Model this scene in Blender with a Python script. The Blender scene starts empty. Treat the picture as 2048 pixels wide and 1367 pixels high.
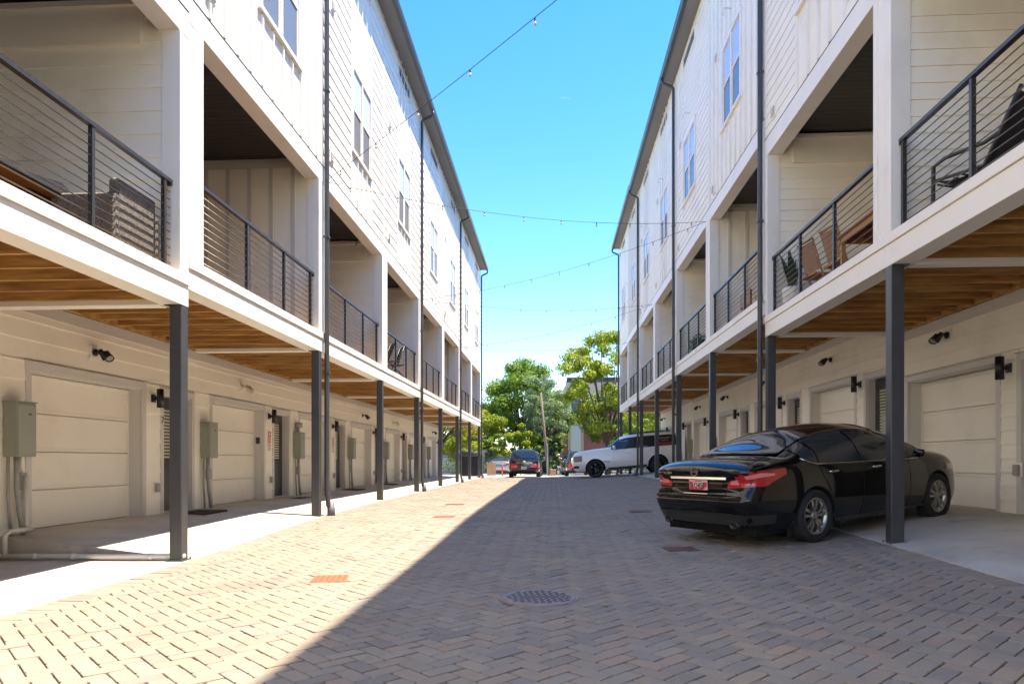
import bpy, bmesh, math, random
from mathutils import Vector, Matrix
sc = bpy.context.scene
C = sc.collection
R = math.radians
rnd = random.Random(7)

# ------------------------------------------------------------ camera, sky, sun, exposure
EYE = 1.25
YAW = math.atan(81 / 1400)
cd = bpy.data.cameras.new('camera'); cam = bpy.data.objects.new('camera', cd); C.objects.link(cam)
cd.sensor_fit = 'HORIZONTAL'; cd.sensor_width = 36; cd.lens = 36 * 1400 / 2048
cd.shift_y = (920 - 683.5) / 2048
cd.clip_end = 600; cd.clip_start = .05
cam.location = (0, 0, EYE); cam.rotation_euler = (R(90), 0, YAW)
sc.camera = cam

ELEV = 69.6
world = bpy.data.worlds.new('World'); sc.world = world; world.use_nodes = True
wn, wl = world.node_tree.nodes, world.node_tree.links
wn.clear()
sky = wn.new('ShaderNodeTexSky'); sky.sky_type = 'NISHITA'; sky.sun_disc = False
sky.sun_elevation = R(ELEV); sky.sun_rotation = R(90); sky.altitude = 100
sky.air_density = 1.0; sky.dust_density = .0; sky.ozone_density = 1.5
bg = wn.new('ShaderNodeBackground'); bg.inputs[1].default_value = .062
wo = wn.new('ShaderNodeOutputWorld')
tc = wn.new('ShaderNodeTexCoord')
mp = wn.new('ShaderNodeMapping'); mp.inputs['Scale'].default_value = (1, 1, 2.6)
mp.inputs['Location'].default_value = (16.96, 10.17, 8.28)
nz = wn.new('ShaderNodeTexNoise'); nz.inputs['Scale'].default_value = 3.6
nz.inputs['Detail'].default_value = 7; nz.inputs['Roughness'].default_value = .62
cr = wn.new('ShaderNodeValToRGB')
cr.color_ramp.elements[0].position = .64; cr.color_ramp.elements[0].color = (0, 0, 0, 1)
cr.color_ramp.elements[1].position = .82; cr.color_ramp.elements[1].color = (.85, .85, .85, 1)
mx = wn.new('ShaderNodeMixRGB'); mx.inputs[2].default_value = (9, 8.7, 8.2, 1)
hs = wn.new('ShaderNodeHueSaturation'); hs.inputs['Saturation'].default_value = 1.36; hs.inputs['Hue'].default_value = .506
wl.new(tc.outputs['Generated'], mp.inputs[0]); wl.new(mp.outputs[0], nz.inputs['Vector'])
wl.new(nz.outputs[0], cr.inputs[0]); wl.new(cr.outputs[0], mx.inputs[0])
wl.new(sky.outputs[0], hs.inputs['Color']); wl.new(hs.outputs[0], mx.inputs[1])
wl.new(mx.outputs[0], bg.inputs[0]); wl.new(bg.outputs[0], wo.inputs[0])

sd = bpy.data.lights.new('sun', 'SUN'); sd.energy = 2.0; sd.angle = R(.53); sd.color = (1, .87, .70)
sun = bpy.data.objects.new('sun', sd); C.objects.link(sun)
sun.rotation_euler = (0, R(90 - ELEV), 0); sun.location = (20, 0, 40)

sc.view_settings.view_transform = 'Standard'; sc.view_settings.look = 'None'
sc.view_settings.exposure = 2.95; sc.view_settings.gamma = 1
sc.view_settings.use_curve_mapping = False
sc.cycles.use_denoising = True
sc.cycles.max_bounces = 10; sc.cycles.diffuse_bounces = 7; sc.cycles.glossy_bounces = 4
sc.cycles.transmission_bounces = 4; sc.cycles.transparent_max_bounces = 8
sc.cycles.sample_clamp_indirect = 6
sc.cycles.caustics_reflective = False; sc.cycles.caustics_refractive = False

# ------------------------------------------------------------ materials
def mat(name, col, rough=.6, metal=0, var=0, vscale=3, bump=0, bscale=40, col2=None, coat=0, spec=.5,
        emit=None, island=None, objrand=None, stretch=None, detail=4):
    """Principled material; `var` mixes toward col2 (or a darker tone) with world-space noise."""
    m = bpy.data.materials.new(name); m.use_nodes = True
    nt = m.node_tree; N, Lk = nt.nodes, nt.links
    p = N['Principled BSDF']
    c4 = (*col, 1)
    p.inputs['Base Color'].default_value = c4
    p.inputs['Roughness'].default_value = rough; p.inputs['Metallic'].default_value = metal
    p.inputs['Specular IOR Level'].default_value = spec
    if coat:
        p.inputs['Coat Weight'].default_value = coat; p.inputs['Coat Roughness'].default_value = .02
    if emit:
        p.inputs['Emission Color'].default_value = (*emit[:3], 1); p.inputs['Emission Strength'].default_value = emit[3]
    out = None
    geo = N.new('ShaderNodeNewGeometry')
    pos = geo.outputs['Position']
    if stretch:
        mpn = N.new('ShaderNodeMapping'); mpn.inputs['Scale'].default_value = stretch
        Lk.new(pos, mpn.inputs[0]); pos = mpn.outputs[0]
    if island or objrand:
        ramp = N.new('ShaderNodeValToRGB'); ramp.color_ramp.interpolation = 'LINEAR'
        cols = island or objrand
        els = ramp.color_ramp.elements
        while len(els) < len(cols): els.new(.5)
        for i, cc in enumerate(cols):
            els[i].position = i / (len(cols) - 1); els[i].color = (*cc, 1)
        if island: Lk.new(geo.outputs['Random Per Island'], ramp.inputs[0])
        else:
            oi = N.new('ShaderNodeObjectInfo'); Lk.new(oi.outputs['Random'], ramp.inputs[0])
        out = ramp.outputs[0]
    if var:
        n = N.new('ShaderNodeTexNoise'); n.inputs['Scale'].default_value = vscale
        n.inputs['Detail'].default_value = detail; n.inputs['Roughness'].default_value = .6
        Lk.new(pos, n.inputs['Vector'])
        r2 = N.new('ShaderNodeMapRange'); r2.inputs[1].default_value = .35; r2.inputs[2].default_value = .68
        r2.inputs[3].default_value = 0; r2.inputs[4].default_value = var
        Lk.new(n.outputs[0], r2.inputs[0])
        mixn = N.new('ShaderNodeMixRGB')
        Lk.new(r2.outputs[0], mixn.inputs[0])
        if out is not None: Lk.new(out, mixn.inputs[1])
        else: mixn.inputs[1].default_value = c4
        if col2 is None: col2 = tuple(x * .55 for x in col)
        mixn.inputs[2].default_value = (*col2, 1)
        out = mixn.outputs[0]
    if out is not None: Lk.new(out, p.inputs['Base Color'])
    if bump:
        n2 = N.new('ShaderNodeTexNoise'); n2.inputs['Scale'].default_value = bscale; n2.inputs['Detail'].default_value = 5
        Lk.new(pos, n2.inputs['Vector'])
        b = N.new('ShaderNodeBump'); b.inputs['Strength'].default_value = bump; b.inputs['Distance'].default_value = .01
        Lk.new(n2.outputs[0], b.inputs['Height']); Lk.new(b.outputs[0], p.inputs['Normal'])
    return m

M = {}
M['siding'] = mat('siding_paint', (.885, .84, .735), .55, var=.10, vscale=2.2, col2=(.66, .63, .57), bump=.10, bscale=60, stretch=(1, .25, 1.5))
M['white'] = mat('white_trim_paint', (.83, .80, .745), .5, var=.08, vscale=1.6, col2=(.66, .63, .59), bump=.04)
M['grey_trim'] = mat('grey_trim_paint', (.60, .575, .55), .5, var=.12, vscale=2.5, col2=(.43, .41, .40), bump=.04)
M['garage'] = mat('garage_door_paint', (.86, .82, .72), .42, var=.15, vscale=1.4, col2=(.66, .62, .54), bump=.06, bscale=160)
M['charcoal'] = mat('charcoal_steel_paint', (.045, .046, .05), .38, var=.35, vscale=5, col2=(.075, .075, .08), bump=.04)
M['rail'] = mat('black_rail_paint', (.035, .036, .038), .35)
M['cable'] = mat('steel_cable', (.16, .15, .14), .35, .8)
M['gutter'] = mat('dark_grey_gutter', (.075, .08, .085), .42, .2, var=.2, vscale=2)
M['soffit'] = mat('grey_soffit', (.20, .20, .20), .6, var=.15, vscale=3)
M['roof'] = mat('roof_metal', (.10, .10, .105), .4, .4)
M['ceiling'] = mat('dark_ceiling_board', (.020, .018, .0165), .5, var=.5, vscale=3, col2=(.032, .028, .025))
M['wood'] = mat('brown_joist_wood', (.50, .26, .08), .6, var=.9, vscale=2.4, col2=(.22, .10, .03), bump=.3, bscale=14, stretch=(.6, 3, 6), detail=8,
                objrand=[(.52, .28, .075), (.68, .40, .13), (.46, .23, .06), (.62, .34, .095), (.58, .35, .12)])
M['deck'] = mat('deck_board_wood', (.20, .10, .035), .7, var=.6, vscale=2.5, col2=(.11, .05, .02), stretch=(4, .4, 1))
M['deck_edge'] = mat('deck_edge_wood', (.50, .36, .19), .7, var=.4, vscale=5)
M['glass'] = mat('window_glass', (.16, .165, .17), .12, 0, spec=.35)
M['glassup'] = mat('window_glass_blind_sky_reflection', (.55, .56, .61), .12, 0, spec=.45)  # pale lavender base: blinds behind, plus sky reflection put into the colour
M['insect'] = mat('insect_screen', (.16, .145, .12), .5)
M['door'] = mat('charcoal_door_paint', (.04, .04, .042), .35, var=.2, vscale=3)
M['doorglass'] = mat('door_glass', (.10, .115, .07), .05, spec=.9)
M['blind'] = mat('door_blind', (.50, .50, .36), .6)
M['elec'] = mat('grey_enclosure_paint', (.30, .31, .265), .45, .1, var=.25, vscale=6, col2=(.24, .245, .20))
M['conduit'] = mat('grey_conduit', (.33, .325, .30), .45, var=.3, vscale=8)
M['pvc'] = mat('white_pvc', (.62, .60, .55), .4, var=.25, vscale=6, col2=(.42, .39, .33))
M['black'] = mat('black_plastic', (.012, .012, .013), .4)
M['lamp_white'] = mat('white_lamp_plastic', (.62, .58, .50), .4)
M['lamp_on'] = mat('lit_lamp_glass', (.9, .8, .6), .3, emit=(1, .8, .5, 6))
M['concrete'] = mat('driveway_concrete', (.56, .52, .445), .85, var=.9, vscale=.8, col2=(.37, .335, .275), bump=.25, bscale=90, detail=8)
M['concrete_dark'] = mat('concrete_edge', (.30, .27, .20), .9, var=.5, vscale=3, bump=.3)
BR = [(.265, .235, .20), (.32, .25, .20), (.28, .25, .215), (.34, .285, .225), (.21, .195, .18), (.335, .245, .19), (.295, .26, .22), (.235, .215, .195), (.36, .275, .20)]
BR = [(r * .97, g * .94, b * .86) for r, g, b in BR]
M['brick'] = mat('paver_brick', BR[0], .82, island=BR, var=.38, vscale=9, col2=(.24, .21, .185), bump=.35, bscale=110, detail=7)
M['brick1'] = mat('paver_brick_single', BR[0], .82, objrand=BR, var=.38, vscale=9, col2=(.24, .21, .185), bump=.35, bscale=110, detail=7)
M['sand'] = mat('joint_sand', (.040, .031, .023), .95, var=.4, vscale=20, bump=.4, bscale=200)
M['asphalt'] = mat('asphalt', (.14, .135, .13), .9, var=.3, vscale=2, bump=.3, bscale=100)
M['iron'] = mat('cast_iron_cover', (.31, .25, .21), .6, .3, var=.5, vscale=14, col2=(.17, .12, .10), bump=.3, bscale=120)
M['rust'] = mat('orange_iron_cover', (.36, .12, .055), .7, .1, var=.5, vscale=25, col2=(.22, .085, .05), bump=.4, bscale=90)
M['rustdark'] = mat('brown_iron_cover', (.17, .09, .065), .7, .1, var=.5, vscale=25, bump=.4, bscale=90)
M['slot'] = mat('dark_slot', (.012, .011, .01), .9)
M['red'] = mat('sign_red', (.55, .03, .03), .45)
M['signwhite'] = mat('sign_white', (.8, .76, .72), .5)

# ------------------------------------------------------------ helpers
def dirt(m, col, scale, amt, lo=.48, hi=.72):
    nt = m.node_tree; N, Lk = nt.nodes, nt.links; p = N['Principled BSDF']; src = p.inputs['Base Color'].links[0].from_socket
    geo = N.new('ShaderNodeNewGeometry'); n = N.new('ShaderNodeTexNoise'); n.inputs['Scale'].default_value = scale; n.inputs['Detail'].default_value = 6; n.inputs['Roughness'].default_value = .65
    Lk.new(geo.outputs['Position'], n.inputs['Vector']); r = N.new('ShaderNodeMapRange')
    for i, v in ((1, lo), (2, hi), (3, 0), (4, amt)): r.inputs[i].default_value = v
    mxn = N.new('ShaderNodeMixRGB'); mxn.inputs[2].default_value = (*col, 1); Lk.new(n.outputs[0], r.inputs[0]); Lk.new(r.outputs[0], mxn.inputs[0]); Lk.new(src, mxn.inputs[1]); Lk.new(mxn.outputs[0], p.inputs['Base Color'])
for k_ in ('brick', 'brick1'):
    dirt(M[k_], (.13, .115, .10), .55, .45); dirt(M[k_], (.09, .08, .07), 3.2, .5, .62, .74)
dirt(M['concrete'], (.20, .17, .13), 1.7, .55, .55, .75); dirt(M['siding'], (.55, .50, .42), .9, .35, .5, .75); dirt(M['garage'], (.62, .56, .46), 1.2, .35, .52, .75); dirt(M['white'], (.56, .52, .45), 1.1, .3, .52, .75)

def meshdata(verts, faces, m, smooth=False):
    me = bpy.data.meshes.new('mesh'); me.from_pydata([tuple(v) for v in verts], [], faces)
    if m is not None: me.materials.append(M[m] if isinstance(m, str) else m)
    if smooth:
        for p in me.polygons: p.use_smooth = True
    me.update(); return me

def link(name, me, parent=None, loc=(0, 0, 0), rot=None, kind=None, label=None, cat=None, group=None):
    o = bpy.data.objects.new(name, me); C.objects.link(o)
    if me is not None: me.name = name
    o.location = loc
    if rot is not None: o.rotation_euler = rot
    if parent: o.parent = parent
    if kind: o['kind'] = kind
    if label: o['label'] = label
    if cat: o['category'] = cat
    if group: o['group'] = group
    return o

def thing(name, label, cat, loc=(0, 0, 0), rz=0, group=None):
    return link(name, None, None, loc, (0, 0, rz), label=label, cat=cat, group=group)

class G:
    """collects geometry for one mesh"""
    def __init__(s): s.v = []; s.f = []
    def box(s, lo, hi):
        n = len(s.v); (a, b, c), (d, e, f) = lo, hi
        s.v += [(a, b, c), (d, b, c), (d, e, c), (a, e, c), (a, b, f), (d, b, f), (d, e, f), (a, e, f)]
        s.f += [tuple(n + i for i in q) for q in ((0, 3, 2, 1), (4, 5, 6, 7), (0, 1, 5, 4), (1, 2, 6, 5), (2, 3, 7, 6), (3, 0, 4, 7))]
        return s
    def quad(s, *p):
        n = len(s.v); s.v += list(p); s.f.append(tuple(range(n, n + len(p)))); return s
    def tube(s, path, r, n=8, cap=True):
        P = [Vector(p) for p in path]; rings = []
        rr = r if isinstance(r, (list, tuple)) else [r] * len(P)
        ref = None
        for i, p in enumerate(P):
            d = (P[min(i + 1, len(P) - 1)] - P[max(i - 1, 0)]).normalized()
            if ref is None:
                ref = Vector((0, 0, 1)) if abs(d.z) < .9 else Vector((1, 0, 0))
            a = d.cross(ref).normalized(); b = a.cross(d).normalized(); ref = b
            k = len(s.v); rings.append(k)
            for j in range(n):
                t = 2 * math.pi * j / n
                q = p + rr[i] * (math.cos(t) * a + math.sin(t) * b); s.v.append(tuple(q))
        for i in range(len(P) - 1):
            for j in range(n):
                s.f.append((rings[i] + j, rings[i] + (j + 1) % n, rings[i + 1] + (j + 1) % n, rings[i + 1] + j))
        if cap:
            s.f.append(tuple(rings[0] + j for j in range(n))[::-1]); s.f.append(tuple(rings[-1] + j for j in range(n)))
        return s
    def lathe(s, prof, n=20, c=(0, 0, 0), axis='z'):
        k = len(s.v)
        for (r, z) in prof:
            for j in range(n):
                t = 2 * math.pi * j / n; a, b = r * math.cos(t), r * math.sin(t)
                p = (a, b, z) if axis == 'z' else ((z, a, b) if axis == 'x' else (b, z, a))
                s.v.append((c[0] + p[0], c[1] + p[1], c[2] + p[2]))
        m = len(prof)
        for i in range(m - 1):
            for j in range(n):
                s.f.append((k + i * n + j, k + i * n + (j + 1) % n, k + (i + 1) * n + (j + 1) % n, k + (i + 1) * n + j))
        if prof[0] == prof[-1]: return s
        if prof[0][0] > 1e-4: s.f.append(tuple(k + j for j in range(n))[::-1])
        if prof[-1][0] > 1e-4: s.f.append(tuple(k + (m - 1) * n + j for j in range(n)))
        return s
    def grid(s, fn, nu, nv):
        k = len(s.v)
        for i in range(nu + 1):
            for j in range(nv + 1): s.v.append(tuple(fn(i / nu, j / nv)))
        for i in range(nu):
            for j in range(nv):
                a = k + i * (nv + 1) + j
                s.f.append((a, a + nv + 1, a + nv + 2, a + 1))
        return s
    def xf(s, mtx, start=0):
        s.v[start:] = [tuple(mtx @ Vector(p)) for p in s.v[start:]]; return s
    def ob(s, name, m, parent=None, smooth=False, **k):
        return link(name, meshdata(s.v, s.f, m, smooth), parent, **k)

_bc = {}
def bevbox(d, bev):
    x, y, z = (t / 2 for t in d)
    bm = bmesh.new(); bmesh.ops.create_cube(bm, size=1)
    bmesh.ops.scale(bm, vec=d, verts=bm.verts)
    bmesh.ops.bevel(bm, geom=bm.edges[:], offset=bev, segments=1, affect='EDGES')
    return bm
def box(name, parent, lo, hi, m, bev=0, **k):
    d = tuple(round(abs(h - l), 4) for l, h in zip(lo, hi)); key = (d, m, bev)
    if key not in _bc:
        if bev:
            bm = bevbox(d, bev); me = bpy.data.meshes.new('mesh'); bm.to_mesh(me); bm.free(); me.materials.append(M[m])
        else:
            h = tuple(t / 2 for t in d); g = G().box(tuple(-t for t in h), h); me = meshdata(g.v, g.f, m)
        _bc[key] = me
    return link(name, _bc[key], parent, tuple((l + h) / 2 for l, h in zip(lo, hi)), **k)

_tx = {}
def text(name, parent, s, size, m, mtx, depth=.001, align='CENTER', bold=0):
    key = (s, size, m)
    if key not in _tx:
        cu = bpy.data.curves.new('t', 'FONT'); cu.body = s; cu.size = size; cu.align_x = align; cu.align_y = 'CENTER'
        cu.extrude = depth; cu.offset = bold; cu.resolution_u = 2
        to = bpy.data.objects.new('t', cu); C.objects.link(to)
        bpy.context.view_layer.update()
        me = bpy.data.meshes.new_from_object(to.evaluated_get(bpy.context.evaluated_depsgraph_get()))
        bpy.data.objects.remove(to); me.materials.clear(); me.materials.append(M[m]); _tx[key] = me
    o = link(name, _tx[key], parent); o.matrix_local = mtx; return o

def interp(pts):
    def f(x):
        if x <= pts[0][0]: return pts[0][1]
        for (a, b), (c, d) in zip(pts, pts[1:]):
            if x <= c:
                t = (x - a) / (c - a); return b + (d - b) * t
        return pts[-1][1]
    return f
def spl(pts):
    n = len(pts); X = [p[0] for p in pts]; Y = [p[1] for p in pts]
    dl = [(Y[i + 1] - Y[i]) / (X[i + 1] - X[i]) for i in range(n - 1)]
    m = [dl[0]] + [0 if dl[i - 1] * dl[i] <= 0 else 2 * dl[i - 1] * dl[i] / (dl[i - 1] + dl[i]) for i in range(1, n - 1)] + [dl[-1]]
    def f(x):
        if x <= X[0]: return Y[0]
        if x >= X[-1]: return Y[-1]
        i = 0
        while x > X[i + 1]: i += 1
        h = X[i + 1] - X[i]; t = (x - X[i]) / h
        return ((1 + 2 * t) * (1 - t) ** 2 * Y[i] + t * (1 - t) ** 2 * h * m[i] + t * t * (3 - 2 * t) * Y[i + 1] + t * t * (t - 1) * h * m[i + 1])
    return f

# ------------------------------------------------------------ ground
XL, XR = 4.40, 3.97            # outer facade planes (left at -XL, right at +XR)
WL, WR = 6.85, 6.37            # ground floor walls
EL, ER = -4.34, 3.93           # paver field edges
SL, SR = 4.91, 4.73            # unit widths
YL0, YR0 = 8.24, 8.62          # y of the first visible unit boundary on either side
zl = spl([(-12, -.02), (5, .015), (8.2, .05), (13, .185), (18, .215), (34, .215), (45, .17), (52, .13), (80, .13)])
zr = spl([(-12, .16), (5.6, .215), (8.6, .262), (13, .37), (18, .46), (25, .55), (33, .55), (40, .45), (46, .26), (52, .14), (80, .13)])
def zg(x, y):
    t = min(1, max(0, (x - EL) / (ER - EL)))
    return zl(y) + (zr(y) - zl(y)) * t ** 1.7

def sheet(name, x0, x1, y0, y1, dx, dy, dz, m, label=None):
    g = G(); nx = max(1, round((x1 - x0) / dx)); ny = max(1, round((y1 - y0) / dy))
    g.grid(lambda u, v: (x0 + (x1 - x0) * u, y0 + (y1 - y0) * v, zg(x0 + (x1 - x0) * u, y0 + (y1 - y0) * v) + dz), nx, ny)
    return g.ob(name, m, smooth=True, kind='structure')
g = G(); g.quad((-300, -60, -.75), (300, -60, -.75), (300, 44.6, -.75), (-300, 44.6, -.75))
g.ob('ground', 'asphalt', kind='structure')
g = G().box((-300, 44.6, -.9), (300, 400, .115)); g.ob('street', 'asphalt', kind='structure')
alley = sheet('alley', EL, ER, -8, 44.6, .7, .8, -.013, 'sand')
sheet('lot', -30, 30, 44.6, 58, 2.5, 1.6, .0, 'concrete')

W = .1175
def clip(poly, axis, lim, keep_less):
    out = []
    for i, p in enumerate(poly):
        q = poly[(i + 1) % len(poly)]
        a = (p[axis] <= lim) == keep_less; b = (q[axis] <= lim) == keep_less
        if a: out.append(p)
        if a != b:
            t = (lim - p[axis]) / (q[axis] - p[axis]); out.append((p[0] + t * (q[0] - p[0]), p[1] + t * (q[1] - p[1])))
    return out
def brickgeo(g, poly, near, dz):
    """a paver: chamfered top face, sides down into the sand"""
    cx = sum(p[0] for p in poly) / len(poly); cy = sum(p[1] for p in poly) / len(poly)
    k = len(g.v); n = len(poly)
    if near:
        ta, tb = rnd.uniform(-.016, .016), rnd.uniform(-.016, .016)
        for p in poly: g.v.append((p[0], p[1], zg(*p) - .025))
        for p in poly: g.v.append((p[0], p[1], zg(*p) - .0040 + dz + ta * (p[0] - cx) + tb * (p[1] - cy)))
        for p in poly:
            dx, dy = p[0] - cx, p[1] - cy; l = math.hypot(dx, dy) or 1; s = 1 - .006 / l
            x, y = cx + dx * s, cy + dy * s; g.v.append((x, y, zg(x, y) + dz + ta * (x - cx) + tb * (y - cy)))
        for j in range(n):
            j2 = (j + 1) % n
            g.f.append((k + j, k + j2, k + n + j2, k + n + j)); g.f.append((k + n + j, k + n + j2, k + 2 * n + j2, k + 2 * n + j))
        g.f.append(tuple(k + 2 * n + j for j in range(n)))
    else:
        for p in poly: g.v.append((p[0], p[1], zg(*p) - .015))
        for p in poly: g.v.append((p[0], p[1], zg(*p) + dz))
        for j in range(n):
            j2 = (j + 1) % n; g.f.append((k + j, k + j2, k + n + j2, k + n + j))
        g.f.append(tuple(k + n + j for j in range(n)))
MANHOLE = (-.115, 5.94)
bricks = []
s2 = math.sqrt(.5)
ia = int(60 / W)
XA, XB = EL + .245, ER - .245
for i in range(-ia, ia):
    for j in range(-ia, ia):
        k = (i - j) % 4
        if k not in (0, 3): continue
        wa, wb = (2, 1) if k == 0 else (1, 2)
        ca, cb = (i + wa / 2) * W, (j + wb / 2) * W
        cx, cy = (ca - cb) * s2, (ca + cb) * s2
        if cx < XA - .12 or cx > XB + .12 or cy < 1.2 or cy > 44.5: continue
        e = .0044
        a0, a1, b0, b1 = i * W + e, (i + wa) * W - e, j * W + e, (j + wb) * W - e
        ch = .011 if cy < 14 else 0
        q = [(a0, b0), (a1, b0), (a1, b1), (a0, b1)]
        if ch: q = [(a0 + ch, b0), (a1 - ch, b0), (a1, b0 + ch), (a1, b1 - ch), (a1 - ch, b1), (a0 + ch, b1), (a0, b1 - ch), (a0, b0 + ch)]
        poly = [((a - b) * s2, (a + b) * s2) for a, b in q]
        if cx < XA + .13: poly = clip(poly, 0, XA, False)
        if cx > XB - .13: poly = clip(poly, 0, XB, True)
        if len(poly) < 3: continue
        if math.hypot(cx - MANHOLE[0], cy - MANHOLE[1]) < .25: continue
        bricks.append((cx, cy, poly))
y = 1.2                                   # soldier courses along both kerbs
while y < 44.5:
    for xa, xb in ((EL + .004, XA - .005), (XB + .005, ER - .004)):
        bricks.append(((xa + xb) / 2, y + W / 2, [(xa, y), (xb, y), (xb, y + W - .006), (xa, y + W - .006)]))
    y += W
def pxpy(x, y, z):
    c, s = math.cos(YAW), math.sin(YAW); d = -x * s + y * c; r_ = x * c + y * s
    return 1024 + 1400 * r_ / d, 920 - 1400 * (z - EYE) / d, d
vis = []
for n_, (cx, cy, poly) in enumerate(bricks):
    u, v, d = pxpy(cx, cy, zg(cx, cy))
    if -15 < u < 2063 and v < 1380: vis.append((d, n_))
vis.sort(); single = set(n_ for d, n_ in vis[:300])
gf = G()
for n_, (cx, cy, poly) in enumerate(bricks):
    dz = rnd.uniform(-.003, .0025)
    if n_ in single:
        gg = G(); brickgeo(gg, poly, True, dz); o = gg.ob('brick', 'brick1', alley)
    else: brickgeo(gf, poly, cy < 12, dz)
gf.ob('paving_bricks', 'brick', alley, kind='stuff')

def covers(name, x, y, w, l, rz, m, label):
    g = G(); z = zg(x, y)
    t = thing(name, label, 'utility cover', (x, y, z), rz, 'small square covers set in the brick paving')
    box('frame', t, (-w / 2 - .02, -l / 2 - .02, -.03), (w / 2 + .02, l / 2 + .02, .004), m, .003)
    box('lid', t, (-w / 2, -l / 2, -.03), (w / 2, l / 2, .010), m, .004)
    for i in range(6):
        for j in range(6):
            g.box((-w / 2 + .02 + i * (w - .06) / 5 , -l / 2 + .02 + j * (l - .06) / 5, .009), (-w / 2 + .04 + i * (w - .06) / 5, -l / 2 + .04 + j * (l - .06) / 5, .013))
    g.ob('tread', m, t)
covers('cleanout_cover', -2.24, 6.97, .33, .36, .2, 'rust', 'bright orange rusty square cover in the sunlit brick paving')
covers('cleanout_cover', 1.56, 8.62, .36, .33, .1, 'rustdark', 'dull brown square cover behind the black sedan rear bumper')
covers('cleanout_cover', -2.0, 12.9, .36, .34, .0, 'rust', 'small orange cover at the edge of the long building shadow')
covers('cleanout_cover', 1.65, 13.2, .40, .34, .0, 'rustdark', 'small dark cover in the shade past the black sedan tail')
covers('cleanout_cover', -2.25, 16.1, .40, .34, .0, 'rustdark', 'flat brown cover in the sunlit paving short of the shadow line')

t = thing('manhole_cover', 'round cast iron manhole grate with rows of slots in brick paving', 'manhole', (MANHOLE[0], MANHOLE[1], zg(*MANHOLE) + .002), R(8))
G().lathe([(.345, -.03), (.345, .006), (.338, .010), (.322, .010), (.318, .004), (.30, .004)], 48).ob('rim', 'iron', t, True)
G().lathe([(0.0001, .010), (.312, .010), (.316, .004), (.316, -.02)][::-1], 48).ob('plate', 'iron', t)
for jy, yy in enumerate([-.255, -.212, -.169, -.126, -.083, .055, .098, .141, .184, .227, .262]):
    for i in range(-5, 6):
        xx = i * .054 + (.012 if jy % 2 else 0)
        if math.hypot(xx, yy) < .275: box('slot', t, (xx - .019, yy - .011, .006), (xx + .019, yy + .011, .0108), 'slot')
for xx in (-.25, -.2, .2, .25):
    for yy in (-.04, .01):
        box('slot', t, (xx - .019, yy - .011, .006), (xx + .019, yy + .011, .0108), 'slot')
box('name_bar', t, (-.17, -.055, .008), (.17, .028, .0115), 'rustdark')

# ------------------------------------------------------------ the two townhouse rows
ORD = ['', 'last', 'second', 'third', 'fourth', 'fifth', 'sixth', 'seventh', 'eighth']
class Unit: pass
def lapmesh(length, h, m, axis):
    """one lap board, bottom edge proud; runs along y ('u') or x ('v'), outer face toward -n"""
    key = ('lap', round(length, 3), round(h, 3), m, axis)
    if key not in _bc:
        # profile in (n, z): n=0 outer bottom, .012 at top, back at .03
        p = [(-.005, 0), (.011, h + .01), (.03, h + .01), (.03, 0)]
        L2 = length / 2; v = []
        for e in (-L2, L2):
            for n_, z in p:
                v.append({'+x': (n_, e, z), '-x': (-n_, e, z), 'y': (e, n_, z)}[axis])
        f = [(0, 1, 5, 4), (1, 2, 6, 5), (2, 3, 7, 6), (3, 0, 4, 7), (0, 3, 2, 1), (4, 5, 6, 7)]
        if axis == '-x': f = [tuple(reversed(q)) for q in f]
        _bc[key] = meshdata(v, f, m)
    return _bc[key]

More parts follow.
